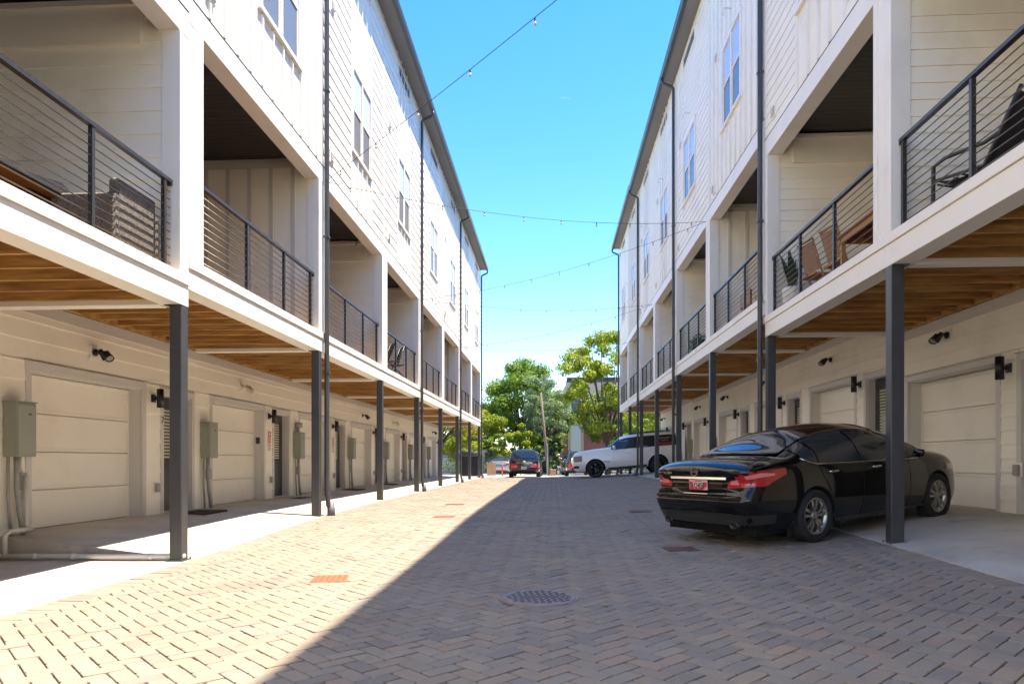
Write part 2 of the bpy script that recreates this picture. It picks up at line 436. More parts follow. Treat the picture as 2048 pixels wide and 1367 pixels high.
def unit(s, k, y0, S, X0, D, base, zb, eave, kind, ex, win, detail, gar, door, row, nth, extra):
    """s=-1 sunlit row, +1 shaded row; u along the alley from y0, v into the building"""
    U = Unit(); U.s, U.y0, U.base, U.zb, U.k, U.X0, U.D = s, y0, base, zb, k, X0, D
    lab = f'white townhouse on the {row} row, {nth} from the iron fence{extra}'
    T = thing('townhouse', lab, 'house', (s * X0, y0, base), 0, f'townhouses of the {row} row'); U.T = T
    U.nth, U.row = nth, row
    def B(name, u0, u1, v0, v1, z0, z1, m, bev=0, parent=None):
        a, b = s * v0, s * v1
        lo = (min(a, b), u0, z0 - base); hi = (max(a, b), u1, z1 - base)
        if parent is not None:
            lo = tuple(p - q for p, q in zip(lo, parent.location)); hi = tuple(p - q for p, q in zip(hi, parent.location))
        return box(name, parent or T, lo, hi, m, bev)
    U.B = B
    join = G()
    def laps(u0, u1, v, z0, z1, e, m='siding', d=detail):
        """lap boards on a wall that faces the alley"""
        n = max(1, math.ceil((z1 - z0) / e - .05)); z = z0
        for i in range(n):
            h = min(e, z1 - z)
            if h < .02: break
            if d:
                link('siding_board', lapmesh(u1 - u0, h - .012 if i == n - 1 else h, m, '+x' if s > 0 else '-x'), T, (s * v, (u0 + u1) / 2, z - base))
            else:
                me = lapmesh(u1 - u0, h, m, '+x' if s > 0 else '-x'); k0 = len(join.v)
                join.v += [(q.co.x + s * v, q.co.y + (u0 + u1) / 2, q.co.z + z - base) for q in me.vertices]
                join.f += [tuple(k0 + i_ for i_ in p.vertices) for p in me.polygons]
            z += e
    def plaps(u, v0, v1, z0, z1, e, d=detail):
        """lap boards on a cross wall that faces the camera (-y)"""
        n = max(1, math.ceil((z1 - z0) / e - .05)); z = z0
        for i in range(n):
            h = min(e, z1 - z)
            if h < .02: break
            me = lapmesh(v1 - v0, h, 'siding', 'y'); loc = (s * (v0 + v1) / 2, u, z - base)
            if d: link('siding_board', me, T, loc)
            else:
                k0 = len(join.v)
                join.v += [(q.co.x + loc[0], q.co.y + loc[1], q.co.z + loc[2]) for q in me.vertices]
                join.f += [tuple(k0 + i_ for i_ in p.vertices) for p in me.polygons]
            z += e
    # ---- ground floor: backing wall with the two openings, siding, trims
    g0, g1 = gar; d0, d1 = door; gt = base + 2.13; dt = base + 2.10; t = .10
    a0, a1 = (g0, g1) if g0 < d0 else (d0, d1); b0, b1 = (d0, d1) if g0 < d0 else (g0, g1)
    at, bt = (gt, dt) if g0 < d0 else (dt, gt)
    wv0, wv1 = D + .032, D + .30
    B('wall', 0, a0, wv0, wv1, base - .25, zb + .3, 'siding'); B('wall', a1, b0, wv0, wv1, base - .25, zb + .3, 'siding'); B('wall', b1, S, wv0, wv1, base - .25, zb + .3, 'siding')
    B('wall', a0, a1, wv0, wv1, at, zb + .3, 'siding'); B('wall', b0, b1, wv0, wv1, bt, zb + .3, 'siding')
    for u0, u1 in ((0, a0 - t), (a1 + t, b0 - t), (b1 + t, S)):
        if u1 - u0 > .03: laps(u0, u1, D, base - .02, gt + t + .03, ex)
    laps(0, S, D, gt + t + .035, zb - .02, ex)
    for (o0, o1, top) in ((g0, g1, gt), (d0, d1, dt)):
        B('door_casing', o0 - t, o0, D - .012, D + .031, base, top + t, 'grey_trim', .004); B('door_casing', o1, o1 + t, D - .012, D + .031, base, top + t, 'grey_trim', .004)
        B('door_casing', o0, o1, D - .012, D + .031, top, top + t, 'grey_trim', .004)
        B('drip_cap', o0 - t - .02, o1 + t + .02, D - .035, D + .02, top + t, top + t + .012, 'grey_trim')
        B('jamb', o0, o0 + .02, D + .031, D + .29, base, top, 'grey_trim'); B('jamb', o1 - .02, o1, D + .031, D + .29, base, top, 'grey_trim')
        B('jamb', o0 + .02, o1 - .02, D + .031, D + .29, top - .02, top, 'grey_trim')
    # garage door: four panels with recessed rails
    GD = link('garage_door', None, T, (s * (D + .245), (g0 + g1) / 2, 0))
    w2 = (g1 - g0) / 2 - .021; ph = (2.13 - .03) / 4
    for i in range(4):
        zz = .008 + i * ph
        box('panel', GD, (-.02, -w2, zz), (.02, w2, zz + ph - .007), 'garage', .006)
        for za, zc in ((.0, .045), (ph - .055, ph - .012)):
            box('panel_rail', GD, (-.029 if s > 0 else .0201, -w2 + .052, zz + za), (-.0201 if s > 0 else .029, w2 - .052, zz + zc), 'garage', .004)
    box('stop', GD, (-.034 if s > 0 else .021, -w2, 0), (-.021 if s > 0 else .034, -w2 + .05, 2.1), 'garage', .003)
    box('stop', GD, (-.034 if s > 0 else .021, w2 - .05, 0), (-.021 if s > 0 else .034, w2, 2.1), 'garage', .003)
    box('stop', GD, (-.034 if s > 0 else .021, -w2 + .05, 2.05), (-.021 if s > 0 else .034, w2 - .05, 2.1), 'garage', .003)
    box('bottom_seal', GD, (-.021, -w2, -.004), (.021, w2, .006), 'black')
    # front door with a glazed upper half and blind
    DD = link('front_door', None, T, (s * (D + .19), (d0 + d1) / 2, 0)); w2 = (d1 - d0) / 2 - .021
    f = -s
    def db(n_, y0_, y1_, z0_, z1_, x0_, x1_, m_): box(n_, DD, (min(f * x0_, f * x1_), y0_, z0_), (max(f * x0_, f * x1_), y1_, z1_), m_)
    db('stile', -w2, -w2 + .15, .03, 2.07, -.02, .02, 'door'); db('stile', w2 - .15, w2, .03, 2.07, -.02, .02, 'door')
    db('rail', -w2 + .15, w2 - .15, .03, .95, -.02, .02, 'door'); db('rail', -w2 + .15, w2 - .15, 1.88, 2.07, -.02, .02, 'door')
    db('glass', -w2 + .15, w2 - .15, .95, 1.88, -.006, .0, 'doorglass')
    for i in range(15): db('blind_slat', -w2 + .17, w2 - .17, .98 + i * .06, 1.012 + i * .06, .001, .012, 'blind')
    db('panel', -w2 + .2, w2 - .2, .2, .8, .0205, .027, 'door')
    db('sill', -w2 - .02, w2 + .02, -.01, .028, -.06, .10, 'grey_trim')
    db('handle', -w2 + .04, -w2 + .08, 1.0, 1.06, .02, .07, 'cable')
    # ---- deck: beam, strip, joists, ledger, cross beam
    B('deck_beam', 0, S - .004, 0, .26, zb, zb + .255, 'white', .004)
    B('deck_strip', 0, S - .004, -.022, .26, zb + .257, zb + .375, 'white', .004)
    B('deck_floor', 0, S, .262, D, zb + .30, zb + .36, 'deck')
    B('deck_edge', .3, S - .2, .02, .255, zb + .377, zb + .395, 'deck_edge')
    n = 11
    for i in range(n):
        u = .1 + i * (S - .35) / (n - 1)
        B('joist', u - .02, u + .02, .262, D - .062, zb + .045, zb + .298, 'wood')
    B('ledger', 0, S, D - .06, D - .018, zb + .03, zb + .296, 'wood')
    B('frieze_board', 0, S, D - .014, D + .03, zb - .14, zb + .02, 'grey_trim')
    B('cross_beam', S - .20, S - .02, .262, D - .063, zb - .01, zb + .20, 'white', .004)
    # ---- post under the beam
    pz = min(zg(s * X0, y0 + S), zl(y0 + S) if s < 0 else zr(y0 + S)) - .06
    P = B('post', S - .165, S - .015, .0, .15, pz, zb - .002, 'charcoal', .008)
    if detail:
        BP = B('base_plate', S - .195, S + .015, -.03, .18, pz + .06, pz + .072, 'charcoal')
        for du in (-.185, .0):
            for dv in (-.02, .165): B('anchor_bolt', S + du - .008, S + du + .008, dv - .008, dv + .008, pz + .0725, pz + .092, 'cable')
    if detail: B('post_plate', S - .19, S + .0, -.0, .2, zb - .012, zb - .003, 'charcoal')
    # ---- balcony: pillars, cross wall, ceiling, header
    hb = zb + (3.236 if s < 0 else 3.34); dz = zb + .36; ht = hb + .33; pl, pr = (.32, .21) if s < 0 else (.26, .17)
    B('pillar', 0, pl, 0, .20, dz + .0, hb, 'white', .004); B('pillar', S - pr, S - .003, 0, .20, dz + .0, hb, 'white', .004)
    B('pillar_trim', pl - .09, pl + .012, -.016, .212, dz + .005, hb - .002, 'white', .003); B('pillar_trim', S - pr - .012, S - pr + .05, -.016, .212, dz + .005, hb - .002, 'white', .003)
    B('header', 0, S - .003, -.004, .26, hb, ht, 'white', .004)
    B('header_flashing', 0, S, -.012, .02, ht, ht + .005, 'gutter')
    B('party_wall', S - pr + .032, S - .0, .202, D, dz, hb + .40, 'siding'); B('party_wall', 0, .06, .202, D, dz, hb + .40, 'siding')
    cz = ht + .03
    if kind in ('bb', 'bbs'):
        B('panel_sheet', S - pr + .01, S - pr + .03, .214, D, dz, cz - .16, 'siding')
        v = .45
        while v < D - .1:
            B('batten', S - pr - .012, S - pr + .009, v, v + .075, dz, cz - .16, 'grey_trim'); v += .42
        B('batten', S - pr - .012, S - pr + .012, .262, D, cz - .15, cz - .04, 'grey_trim')
    else:
        plaps(S - pr, .214, D, dz, cz - .16, .275 if s < 0 else ex)
        B('bulkhead', S - pr - .05, S - pr + .02, .45, D, hb - .17, cz - .10, 'siding')
        B('crown_strip', S - pr - .09, S - pr + .02, .262, D, cz - .098, cz - .03, 'white')
    B('balcony_back_wall', .06, S - pr, D + .0, D + .12, dz, cz, 'siding')
    B('patio_door_glass', 1.2, S - 1.4, D - .03, D - .005, dz + .05, dz + 2.2, 'glass')
    B('patio_door_frame', 1.1, 1.2, D - .05, D, dz, dz + 2.3, 'white'); B('patio_door_frame', S - 1.4, S - 1.3, D - .05, D, dz, dz + 2.3, 'white')
    B('patio_door_frame', 1.2, S - 1.4, D - .05, D, dz + 2.2, dz + 2.3, 'white')
    if detail:
        w_ = .135; u = .062
        while u + w_ < S - pr:
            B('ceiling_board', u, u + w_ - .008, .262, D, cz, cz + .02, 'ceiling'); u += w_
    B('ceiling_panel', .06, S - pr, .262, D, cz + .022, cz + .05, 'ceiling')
    # ---- railing
    RL = link('railing', None, T, (s * .10, 0, dz + .03 - base))
    r0, r1 = pl + .03, S - pr - .03; pts = [r0 + .03, r0 + (r1 - r0) * .345, r0 + (r1 - r0) * .675, r1 - .13 if s < 0 else r1 - .05]
    for u in pts: box('rail_post', RL, (-.022, u - .022, .0), (.022, u + .022, 1.02), 'rail')
    key = ('hr', s, S)
    if key not in _bc:
        gg = G(); gg.box((-.03, r0 - .02, 1.021), (.03, r1 - .02, 1.062)); gg.box((-.03, r1 - .02, .99), (.03, r1 + .01, 1.06)); _bc[key] = meshdata(gg.v, gg.f, 'rail')
    link('handrail', _bc[key], RL)
    for i in range(10):
        key = ('cab', s, S, detail)
        if key not in _bc:
            gg = G().tube([(0, r0, 0), (0, r1, 0)], .0065, 6); _bc[key] = meshdata(gg.v, gg.f, 'cable', True)
        link('cable', _bc[key], RL, (0, 0, .075 + i * .094))
    # ---- upper wall
    B('upper_wall', 0, S, .032, .25, ht + .009, eave, 'siding')
    w0, w1 = win; sl, tp = hb + (1.55 if s < 0 else 1.66), hb + (3.42 if s < 0 else 3.50)
    def battens(u0, u1, zA, zB, sp=.408, first=None):
        u = first if first is not None else u0
        while u < u1 + .01:
            if not (w0 - .05 < u < w1 + .05): B('batten', u - .022, u + .022, -.018, .02, zA, zB, 'white')
            else:
                B('batten', u - .022, u + .022, -.018, .02, zA, sl - .10, 'white'); B('batten', u - .022, u + .022, -.018, .02, tp + .09, zB, 'white')
            u += sp
    if kind == 'bb':
        B('panel_sheet', .0, w0 - .05, .02, .031, ht + .01, eave, 'siding'); B('panel_sheet', w1 + .05, S, .02, .031, ht + .01, eave, 'siding')
        B('panel_sheet', w0 - .05, w1 + .05, .02, .031, ht + .01, sl - .05, 'siding'); B('panel_sheet', w0 - .05, w1 + .05, .02, .031, tp + .05, eave, 'siding')
        battens(.08, S - .08, ht + .03, eave, first=.12)
    elif kind in ('strip', 'bbs'):
        laps(.05, w0 - .14, 0, ht + .012, eave, ex); laps(w1 + .14, S - .05, 0, ht + .012, eave, ex)
        B('panel_sheet', w0 - .05, w1 + .05, .02, .031, ht + .01, sl - .05, 'siding'); B('panel_sheet', w0 - .05, w1 + .05, .02, .031, tp + .05, eave, 'siding')
        B('corner_board', w0 - .138, w0 - .05, -.006, .031, ht + .01, eave, 'white'); B('corner_board', w1 + .05, w1 + .138, -.006, .031, ht + .01, eave, 'white')
        battens(w0 + .35, w1 - .2, ht + .03, eave, sp=(w1 - w0) / 4, first=w0 + (w1 - w0) / 4)
    else:
        laps(.05, w0 - .10, 0, ht + .012, eave, ex); laps(w1 + .10, S - .05, 0, ht + .012, eave, ex)
        laps(w0 - .10, w1 + .10, 0, ht + .012, sl - .08, ex); laps(w0 - .10, w1 + .10, 0, tp + .08, eave, ex)
    B('corner_board', 0, .048, -.006, .031, ht + .01, eave, 'white'); B('corner_board', S - .048, S - .003, -.006, .031, ht + .01, eave, 'white')
    # windows: paired double hung, and a slim transom under the eave
    WD = link('window', None, T, (0, (w0 + w1) / 2, sl - base)); hw = (w1 - w0) / 2; H = tp - sl; f = s
    def wb(n_, y0_, y1_, z0_, z1_, x0_, x1_, m_, par=WD): return box(n_, par, (min(f * x0_, f * x1_), y0_, z0_), (max(f * x0_, f * x1_), y1_, z1_), m_)
    wb('frame', -hw - .05, -hw + .04, 0, H, -.02, .05, 'white'); wb('frame', hw - .04, hw + .05, 0, H, -.02, .05, 'white')
    wb('frame', -hw + .04, hw - .04, H - .05, H + .05, -.02, .05, 'white'); wb('frame', -.045, .045, 0, H - .05, -.015, .05, 'white')
    wb('window_sill', -hw - .08, hw + .08, -.07, .0, -.045, .05, 'white')
    for c0, c1 in ((-hw + .04, -.045), (.045, hw - .04)):
        wb('sash', c0, c1, H * .5, H * .5 + .05, .0, .05, 'white'); wb('sash', c0, c0 + .035, .0, H * .5, .008, .05, 'white'); wb('sash', c1 - .035, c1, .0, H * .5, .008, .05, 'white')
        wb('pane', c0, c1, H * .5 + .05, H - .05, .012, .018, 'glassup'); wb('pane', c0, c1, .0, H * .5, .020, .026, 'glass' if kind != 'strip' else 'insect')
    TW = link('window', None, T, (0, (w0 + w1) / 2, eave - .62 - base))
    wb('frame', -hw, hw, 0, .05, -.02, .03, 'white', TW); wb('frame', -hw, hw, .33, .38, -.02, .03, 'white', TW)
    wb('frame', -hw, -hw + .05, .05, .33, -.02, .03, 'white', TW); wb('frame', hw - .05, hw, .05, .33, -.02, .03, 'white', TW)
    wb('pane', -hw + .05, hw - .05, .05, .33, -.012, .0, 'glass', TW)
    if join.v: join.ob('siding_boards', 'siding', T, kind='stuff')
    # ---- roof, soffit, gutter
    rf = G(); e_ = eave - base
    xs = [s * -.40, s * 5.0]
    rf.v += [(xs[0], -.0, e_ + .10), (xs[0], S, e_ + .10), (xs[1], S, e_ + 1.6), (xs[1], 0, e_ + 1.6), (xs[0], 0, e_ + .06), (xs[0], S, e_ + .06), (xs[1], S, e_ + 1.5), (xs[1], 0, e_ + 1.5)]
    rf.f += [(0, 1, 2, 3), (4, 7, 6, 5), (0, 4, 5, 1), (2, 6, 7, 3), (1, 5, 6, 2), (0, 3, 7, 4)]
    RO = rf.ob('roof', 'roof', T)
    B('soffit', 0, S, -.37, .03, eave, eave + .02, 'soffit'); B('fascia', 0, S, -.372, -.352, eave - .02, eave + .095, 'gutter')
    gg = G(); ys = (0, S)
    prof = [(-.373, .09), (-.373, -.035), (-.46, -.035), (-.495, .03), (-.495, .10), (-.485, .10), (-.485, .03), (-.455, -.02), (-.383, -.02), (-.383, .09)]
    kk = len(prof)
    for yy in ys: gg.v += [(s * a, yy, e_ + b) for a, b in prof]
    gg.f += [(i, (i + 1) % kk, kk + (i + 1) % kk, kk + i) for i in range(kk)] + [tuple(range(kk))[::-1], tuple(range(kk, 2 * kk))]
    gg.ob('gutter', 'gutter', T)
    # ---- core of the house behind the walls
    B('core', .0, S, D + .31, 8.5, base - .2, zb + .3, 'siding'); B('core', .0, S, D + .125, 8.5, zb + .31, cz, 'siding'); B('core', 0, S, .252, 8.5, cz + .06, eave, 'siding')
    # ---- slab in front of the garage
    gs = G(); sx0, sx1 = (EL, -(X0 + D + .30)) if s < 0 else (ER, X0 + D + .30)
    for i in range(7):
        for j in range(9):
            fx = i / 6; yy = y0 + .006 + (S - .012) * j / 8; xx = sx0 + (sx1 - sx0) * fx
            e0 = zl(yy) if s < 0 else zr(yy)
            fb = min(1, abs(xx - sx0) / (D + .04)); gs.v.append((xx, yy, e0 + (base - e0) * fb + (.004 if s < 0 else .012)))
    n0 = len(gs.v); gs.v += [(x, y, z - .6) for x, y, z in gs.v[:n0]]
    for i in range(6):
        for j in range(8):
            a = i * 9 + j; gs.f.append((a, a + 9, a + 10, a + 1) if s > 0 else (a, a + 1, a + 10, a + 9))
    rim = [i * 9 for i in range(7)] + [54 + j for j in range(1, 9)] + [i * 9 + 8 for i in range(5, -1, -1)] + [j for j in range(7, 0, -1)]
    for a, b in zip(rim, rim[1:] + rim[:1]): gs.f.append((a, b, b + n0, a + n0))
    DW = gs.ob('driveway', 'concrete', kind='structure')
    if detail:
        xm = sx0 + (sx1 - sx0) * .5; gj = G()
        for (xa, ya, xb, yb) in ((xm, y0 + .01, xm, y0 + S - .01), (sx0, y0 + S * .5, sx1, y0 + S * .5)):
            n_ = 12; w_ = .004; pr = []
            for i in range(n_ + 1):
                xx, yy = xa + (xb - xa) * i / n_, ya + (yb - ya) * i / n_; e0 = zl(yy) if s < 0 else zr(yy); fb = min(1, abs(xx - sx0) / (D + .04)); zz_ = e0 + (base - e0) * fb + (.0055 if s < 0 else .0135)
                dx, dy = (w_, 0) if xa == xb else (0, w_); pr.append(((xx - dx, yy - dy, zz_), (xx + dx, yy + dy, zz_)))
            for p_, q_ in zip(pr, pr[1:]): gj.quad(p_[0], p_[1], q_[1], q_[0])
        gj.ob('control_joint', 'concrete_dark', DW)
    return U

LU, RU = {}, {}
lk = {1: 'bb', 2: 'bb', 3: 'strip', 4: 'strip', 5: 'lap', 6: 'bb', 7: 'strip', 8: 'strip'}
lw = {1: (2.1, 3.7), 2: (2.1, 3.7), 3: (2.06, 3.58), 4: (1.72, 3.30), 5: (2.0, 3.6), 6: (2.0, 3.6), 7: (2.0, 3.6), 8: (1.9, 3.5)}
lx = {1: ', wicker seat on balcony', 2: ', number 7 door', 3: ', garage keypad', 4: '', 5: '', 6: '', 7: '', 8: ''}
for k in range(0, 9):
    y0 = YL0 + (k - 2) * SL
    kk = max(k, 1); low = k <= 1
    LU[k] = unit(-1, k, y0, SL, XL, WL - XL, .03 if low else .315, 3.10 if low else 3.32, 12.64 if low else 12.86, lk[kk] if not (k == 1) else 'lapbb', .25, lw[kk],
                 1 <= k <= 4, (.59, 3.09), (3.73, 4.69), 'sunlit', ORD[9 - k] if k else 'ninth', lx.get(k, '')) if k else None
rk = {0: 'strip', 1: 'strip', 2: 'strip', 3: 'bb', 4: 'lap', 5: 'strip', 6: 'strip', 7: 'bb', 8: 'lap'}
rw = {0: (1.2, 2.9), 1: (1.2, 2.9), 2: (1.25, 2.95), 3: (1.7, 3.28), 4: (1.7, 3.4), 5: (1.6, 3.2), 6: (1.6, 3.2), 7: (1.6, 3.2), 8: (1.6, 3.2)}
for k in range(1, 9):
    y0 = YR0 + (k - 2) * SR
    ba, zb_ = (.515, 3.547) if k <= 2 else ((.80, 3.97) if k <= 6 else (.86, 4.07))
    RU[k] = unit(1, k, y0, SR, XR, WR - XR, ba, zb_, 13.62 if k <= 6 else 13.74, rk[k], .195, rw[k], k <= 4, (1.83, 4.33), (.36, 1.28), 'shaded', ORD[9 - k],
                 {1: ', dark lounge chair on balcony', 2: ', black sedan outside'}.get(k, ''))
# extra post at the very start of each row, rear shade of the row behind the camera
for s, X0, S, Y0, zb, nm in ((-1, XL, SL, YL0 - SL, 3.10, 'sunlit'), (1, XR, SR, YR0 - SR, 3.547, 'shaded')):
    g = G()
    x0, x1 = sorted((s * X0, s * (X0 + 6)))
    g.box((x0, Y0 - 16, 0.0 if s < 0 else .3), (x1, Y0 + .0, 12.6 if s < 0 else 13.6))
    n0 = len(g.v); e = (12.6 if s < 0 else 13.6)
    xa, xb = sorted((s * (X0 - .49), s * X0)); g.box((xa, Y0 - 16, e - .05), (xb, Y0 + .0, e + .12))
    g.ob('townhouse_block', 'siding', label=f'further stretch of the {nm} white townhouse row beyond the view', cat='house')
    g = G(); xa, xb = sorted((EL if s < 0 else ER, s * (X0 + 2.5)))
    g.box((xa, Y0 - 16, -.6), (xb, Y0 - .0, .02 if s < 0 else .21)); g.ob('driveway', 'concrete', kind='structure')

# downpipes: S bend under the gutter, straight run, boot at the ground
def downpipe(U, u, S):
    s, T, base, zb = U.s, U.T, U.base, U.zb
    ev = (12.86 if s < 0 else (13.62 if U.k <= 6 else 13.74)) - base
    gz = (zl(U.y0 + u) if s < 0 else zr(U.y0 + u)) - base
    p = [(s * -.44, u, ev - .03), (s * -.44, u, ev - .14), (s * -.40, u, ev - .20), (s * -.12, u, ev - .33), (s * -.075, u, ev - .38), (s * -.075, u, ev - .5)]
    p += [(s * -.075, u, 5.6), (s * -.075, u, .5 + gz), (s * -.10, u + .02, .2 + gz), (s * -.14, u + .06, .12 + gz), (s * -.14, u + .06, .0 + gz)]
    g = G().tube(p, .047, 10); D_ = g.ob('downpipe', 'charcoal', T, True)
    for zz in (2.6, 5.2, 8.0):
        box('pipe_strap', D_, (s * -.075 - .054, u - .054, zz), (s * -.075 + .054, u + .054, zz + .035), 'gutter')
    G().lathe([(.058, 0), (.075, .0), (.075, .16), (.062, .17), (.062, .27), (.05, .27)], 14, (s * -.14, u + .06, gz - .01)).ob('pipe_boot', 'boot', D_, True)
M['boot'] = mat('purple_grey_boot', (.11, .10, .13), .5)
for k in (2, 4, 6, 8): downpipe(LU[k], SL + .06 if k < 8 else SL - .02, SL)
for k in (2, 4, 6, 8): downpipe(RU[k], SR + .06 if k < 8 else SR - .02, SR)

# ------------------------------------------------------------ fixtures on the ground floor walls
def cyl_lamp(U, u, z, lit=False):
    s = U.s; x = s * (U.X0 + U.D)
    t = thing('wall_lamp', f'black up-down cylinder wall lamp on the {U.row} row, {U.nth} townhouse from the iron fence', 'wall lamp', (x, U.y0 + u, z), 0, f'cylinder wall lamps of the {U.row} row')
    box('back_plate', t, tuple(sorted((0, -s * .012)))[:1] + (-.085, -.10), (max(0, -s * .012), .085, .10), 'white', .003)
    box('mount', t, (min(-s * .012, -s * .04), -.055, -.065), (max(-s * .012, -s * .04), .055, .065), 'black', .004)
    box('arm', t, (min(-s * .04, -s * .09), -.03, -.03), (max(-s * .04, -s * .09), .03, .03), 'black')
    G().lathe([(.045, -.158), (.056, -.16), (.056, .16), (.045, .158)], 20, (-s * .145, 0, 0)).ob('cylinder', 'black', t, True)
def flood(U, u, z, m='black', heads=2, lit=False, aim=1):
    s = U.s; x = s * (U.X0 + U.D)
    nm = {'black': 'black', 'lamp_white': 'white'}[m]
    t = thing('floodlight', f'{nm} security floodlight high on the {U.row} row, {U.nth} townhouse from the iron fence', 'floodlight', (x, U.y0 + u, z), 0, f'floodlights of the {U.row} row')
    box('back_plate', t, (min(0, -s * .012), -.09, -.10), (max(0, -s * .012), .09, .10), 'white', .003)
    G().lathe([(.055, 0), (.055, .03), (.03, .04)], 16, (0, 0, 0), 'x').xf(Matrix.Translation((-s * .012, 0, 0)) @ Matrix.Scale(-s, 4, (1, 0, 0))).ob('base', m, t, True)
    G().tube([(-s * .04, 0, 0), (-s * .10, -.02, .02), (-s * .15, 0, .0)], .016, 8).ob('arm', m, t, True)
    for h in range(heads):
        q = -1 if h == 0 else 1
        mt = Matrix.Translation((-s * .17, q * .07, -.02)) @ Matrix.Rotation(R(28) * q * -1, 4, 'X') @ Matrix.Rotation(s * R(35), 4, 'Y')
        hd = G().lathe([(.022, .06), (.035, .05), (.042, .0), (.062, -.07), (.066, -.10), (.058, -.10), (.05, -.07), (.001, -.06)], 16).xf(mt).ob('lamp_head', m, t, True)
        G().lathe([(.001, -.075), (.055, -.078), (.056, -.085), (.001, -.086)], 14).xf(mt).ob('lens', 'lamp_on' if lit else 'conduit', hd)
        G().tube([(-s * .12, 0, .0), (-s * .17, q * .07, .03)], .014, 8).ob('knuckle', m, t, True)
def ebox(U, u, z0, h, w=.36, d=.2, meter=False):
    s = U.s; x = s * (U.X0 + U.D); b = U.base
    t = thing('electrical_box', f'grey electrical box with conduits on the {U.row} row, {U.nth} townhouse from the iron fence', 'electrical box', (x, U.y0 + u, b), 0, f'electrical boxes of the {U.row} row')
    def b_(n_, u0, u1, x0, x1, za, zb_, m_, bev=0, par=t): return box(n_, par, (min(-s * x0, -s * x1), u0, za), (max(-s * x0, -s * x1), u1, zb_), m_, bev)
    b_('cabinet', -w / 2, w / 2, .012, d, z0, z0 + h, 'elec', .006)
    b_('lid', -w / 2 + .012, w / 2 - .012, d, d + .012, z0 + .02, z0 + h - .03, 'elec', .004)
    b_('rain_hood', -w / 2 - .008, w / 2 + .008, .0, d + .022, z0 + h, z0 + h + .012, 'elec')
    b_('latch_label', .02, .07, d + .012, d + .014, z0 + h - .16, z0 + h - .135, 'rustdark')
    G().tube([(-s * .10, -.06, z0), (-s * .10, -.05, z0 * .6), (-s * .11, -.02, .3), (-s * .13, .02, -.02)], .032, 10).ob('conduit', 'conduit', t, True)
    G().tube([(-s * .06, -.14, z0), (-s * .06, -.145, z0 * .5), (-s * .07, -.11, -.02)], .019, 8).ob('conduit', 'conduit', t, True)
    G().tube([(-s * .06, .06, z0), (-s * .05, .08, z0 - .12), (-s * .05, .10, z0 - .2)], .014, 8).ob('conduit', 'pvc', t, True)
    G().tube([(-s * .05, .10, z0 - .42), (-s * .05, .09, .3), (-s * .07, .06, -.02)], .014, 8).ob('conduit', 'pvc', t, True)
    b_('junction_box', .05, .17, .0, .07, z0 - .42, z0 - .2, 'conduit', .006)
    if meter:
        G().lathe([(.085, 0), (.085, .08), (.07, .10), (.07, .15), (.001, .16)], 18, axis='x').xf(Matrix.Translation((-s * .02, 0, z0 + h + .2)) @ Matrix.Scale(-s, 4, (1, 0, 0))).ob('meter', 'conduit', t, True)
        b_('pipe', -.03, .03, .03, .09, z0 + h + .012, z0 + h + .12, 'conduit')
    return t
def outlet(U, u, z):
    s = U.s; x = s * (U.X0 + U.D)
    t = thing('outlet_cover', f'small grey weatherproof outlet low on the {U.row} row, {U.nth} townhouse from the iron fence', 'outlet', (x, U.y0 + u, z), 0, f'outlets of the {U.row} row')
    box('plate', t, (min(0, -s * .014), -.07, -.10), (max(0, -s * .014), .07, .10), 'white', .003)
    box('cover', t, (min(-s * .014, -s * .075), -.045, -.075), (max(-s * .014, -s * .075), .045, .075), 'conduit', .012)
def wsign(U, u, z):
    s = U.s; x = s * (U.X0 + U.D) - s * .016
    t = thing('warning_sign', f'narrow red and white warning sign on the {U.row} row, {U.nth} townhouse from the iron fence', 'sign', (x, U.y0 + u, z), 0, 'red and white signs beside front doors')
    box('board', t, (-.004, -.075, -.24), (.004, .075, .24), 'signwhite', .002)
    for z0, z1 in ((.02, .225), (-.035, .0), (-.06, -.05), (-.225, -.215)):
        box('red_band', t, (-.002 if s > 0 else -.0, -.066, z0), (.0 if s > 0 else .0055, .066, z1), 'red')
    G().lathe([(.034, .0055), (.034, .0066)], 16, (0, 0, .165), 'x').ob('print_symbol', 'signwhite', t)
    for z_, w_ in ((.10, .05), (.075, .042), (.05, .052)): box('print_line', t, (.0055, -w_, z_ - .006), (.0064, w_, z_ + .006), 'signwhite')
    for z_, w_ in ((-.085, .05), (-.11, .055), (-.135, .045)): box('print_line', t, (.004, -w_, z_ - .007), (.0052, w_, z_ + .007), 'red')
    for u_ in (-.035, .035): G().lathe([(.02, .004), (.02, .0055)], 12, (0, u_, -.18), 'x').ob('print_dot', 'red', t)
for k in range(2, 9):
    U = LU[k]
    cyl_lamp(U, 3.38, 2.31)
    if k < 8: outlet(U, 3.48, .78)
    if k > 1: ebox(U, .27, .98, .69, .33, .19, meter=(k == 4))
for k, m_, lit in ((2, 'black', 0), (3, 'lamp_white', 0), (5, 'black', 0), (6, 'lamp_white', 0), (8, 'black', 0)): flood(LU[k], 1.85 if k == 2 else 1.9, 2.86, m_, 2)
wsign(LU[3], 3.42, 1.72); wsign(LU[4], 3.42, 1.72)
for k in range(2, 9):
    U = RU[k]
    cyl_lamp(U, 1.52, U.base + 2.02)
    flood(U, 3.05, U.base + 2.75, 'black', 2, lit=(k in (4,)))
    if k > 2: ebox(U, .12, .78, .55, .26, .16)
outlet(RU[2], 1.33, 1.12)
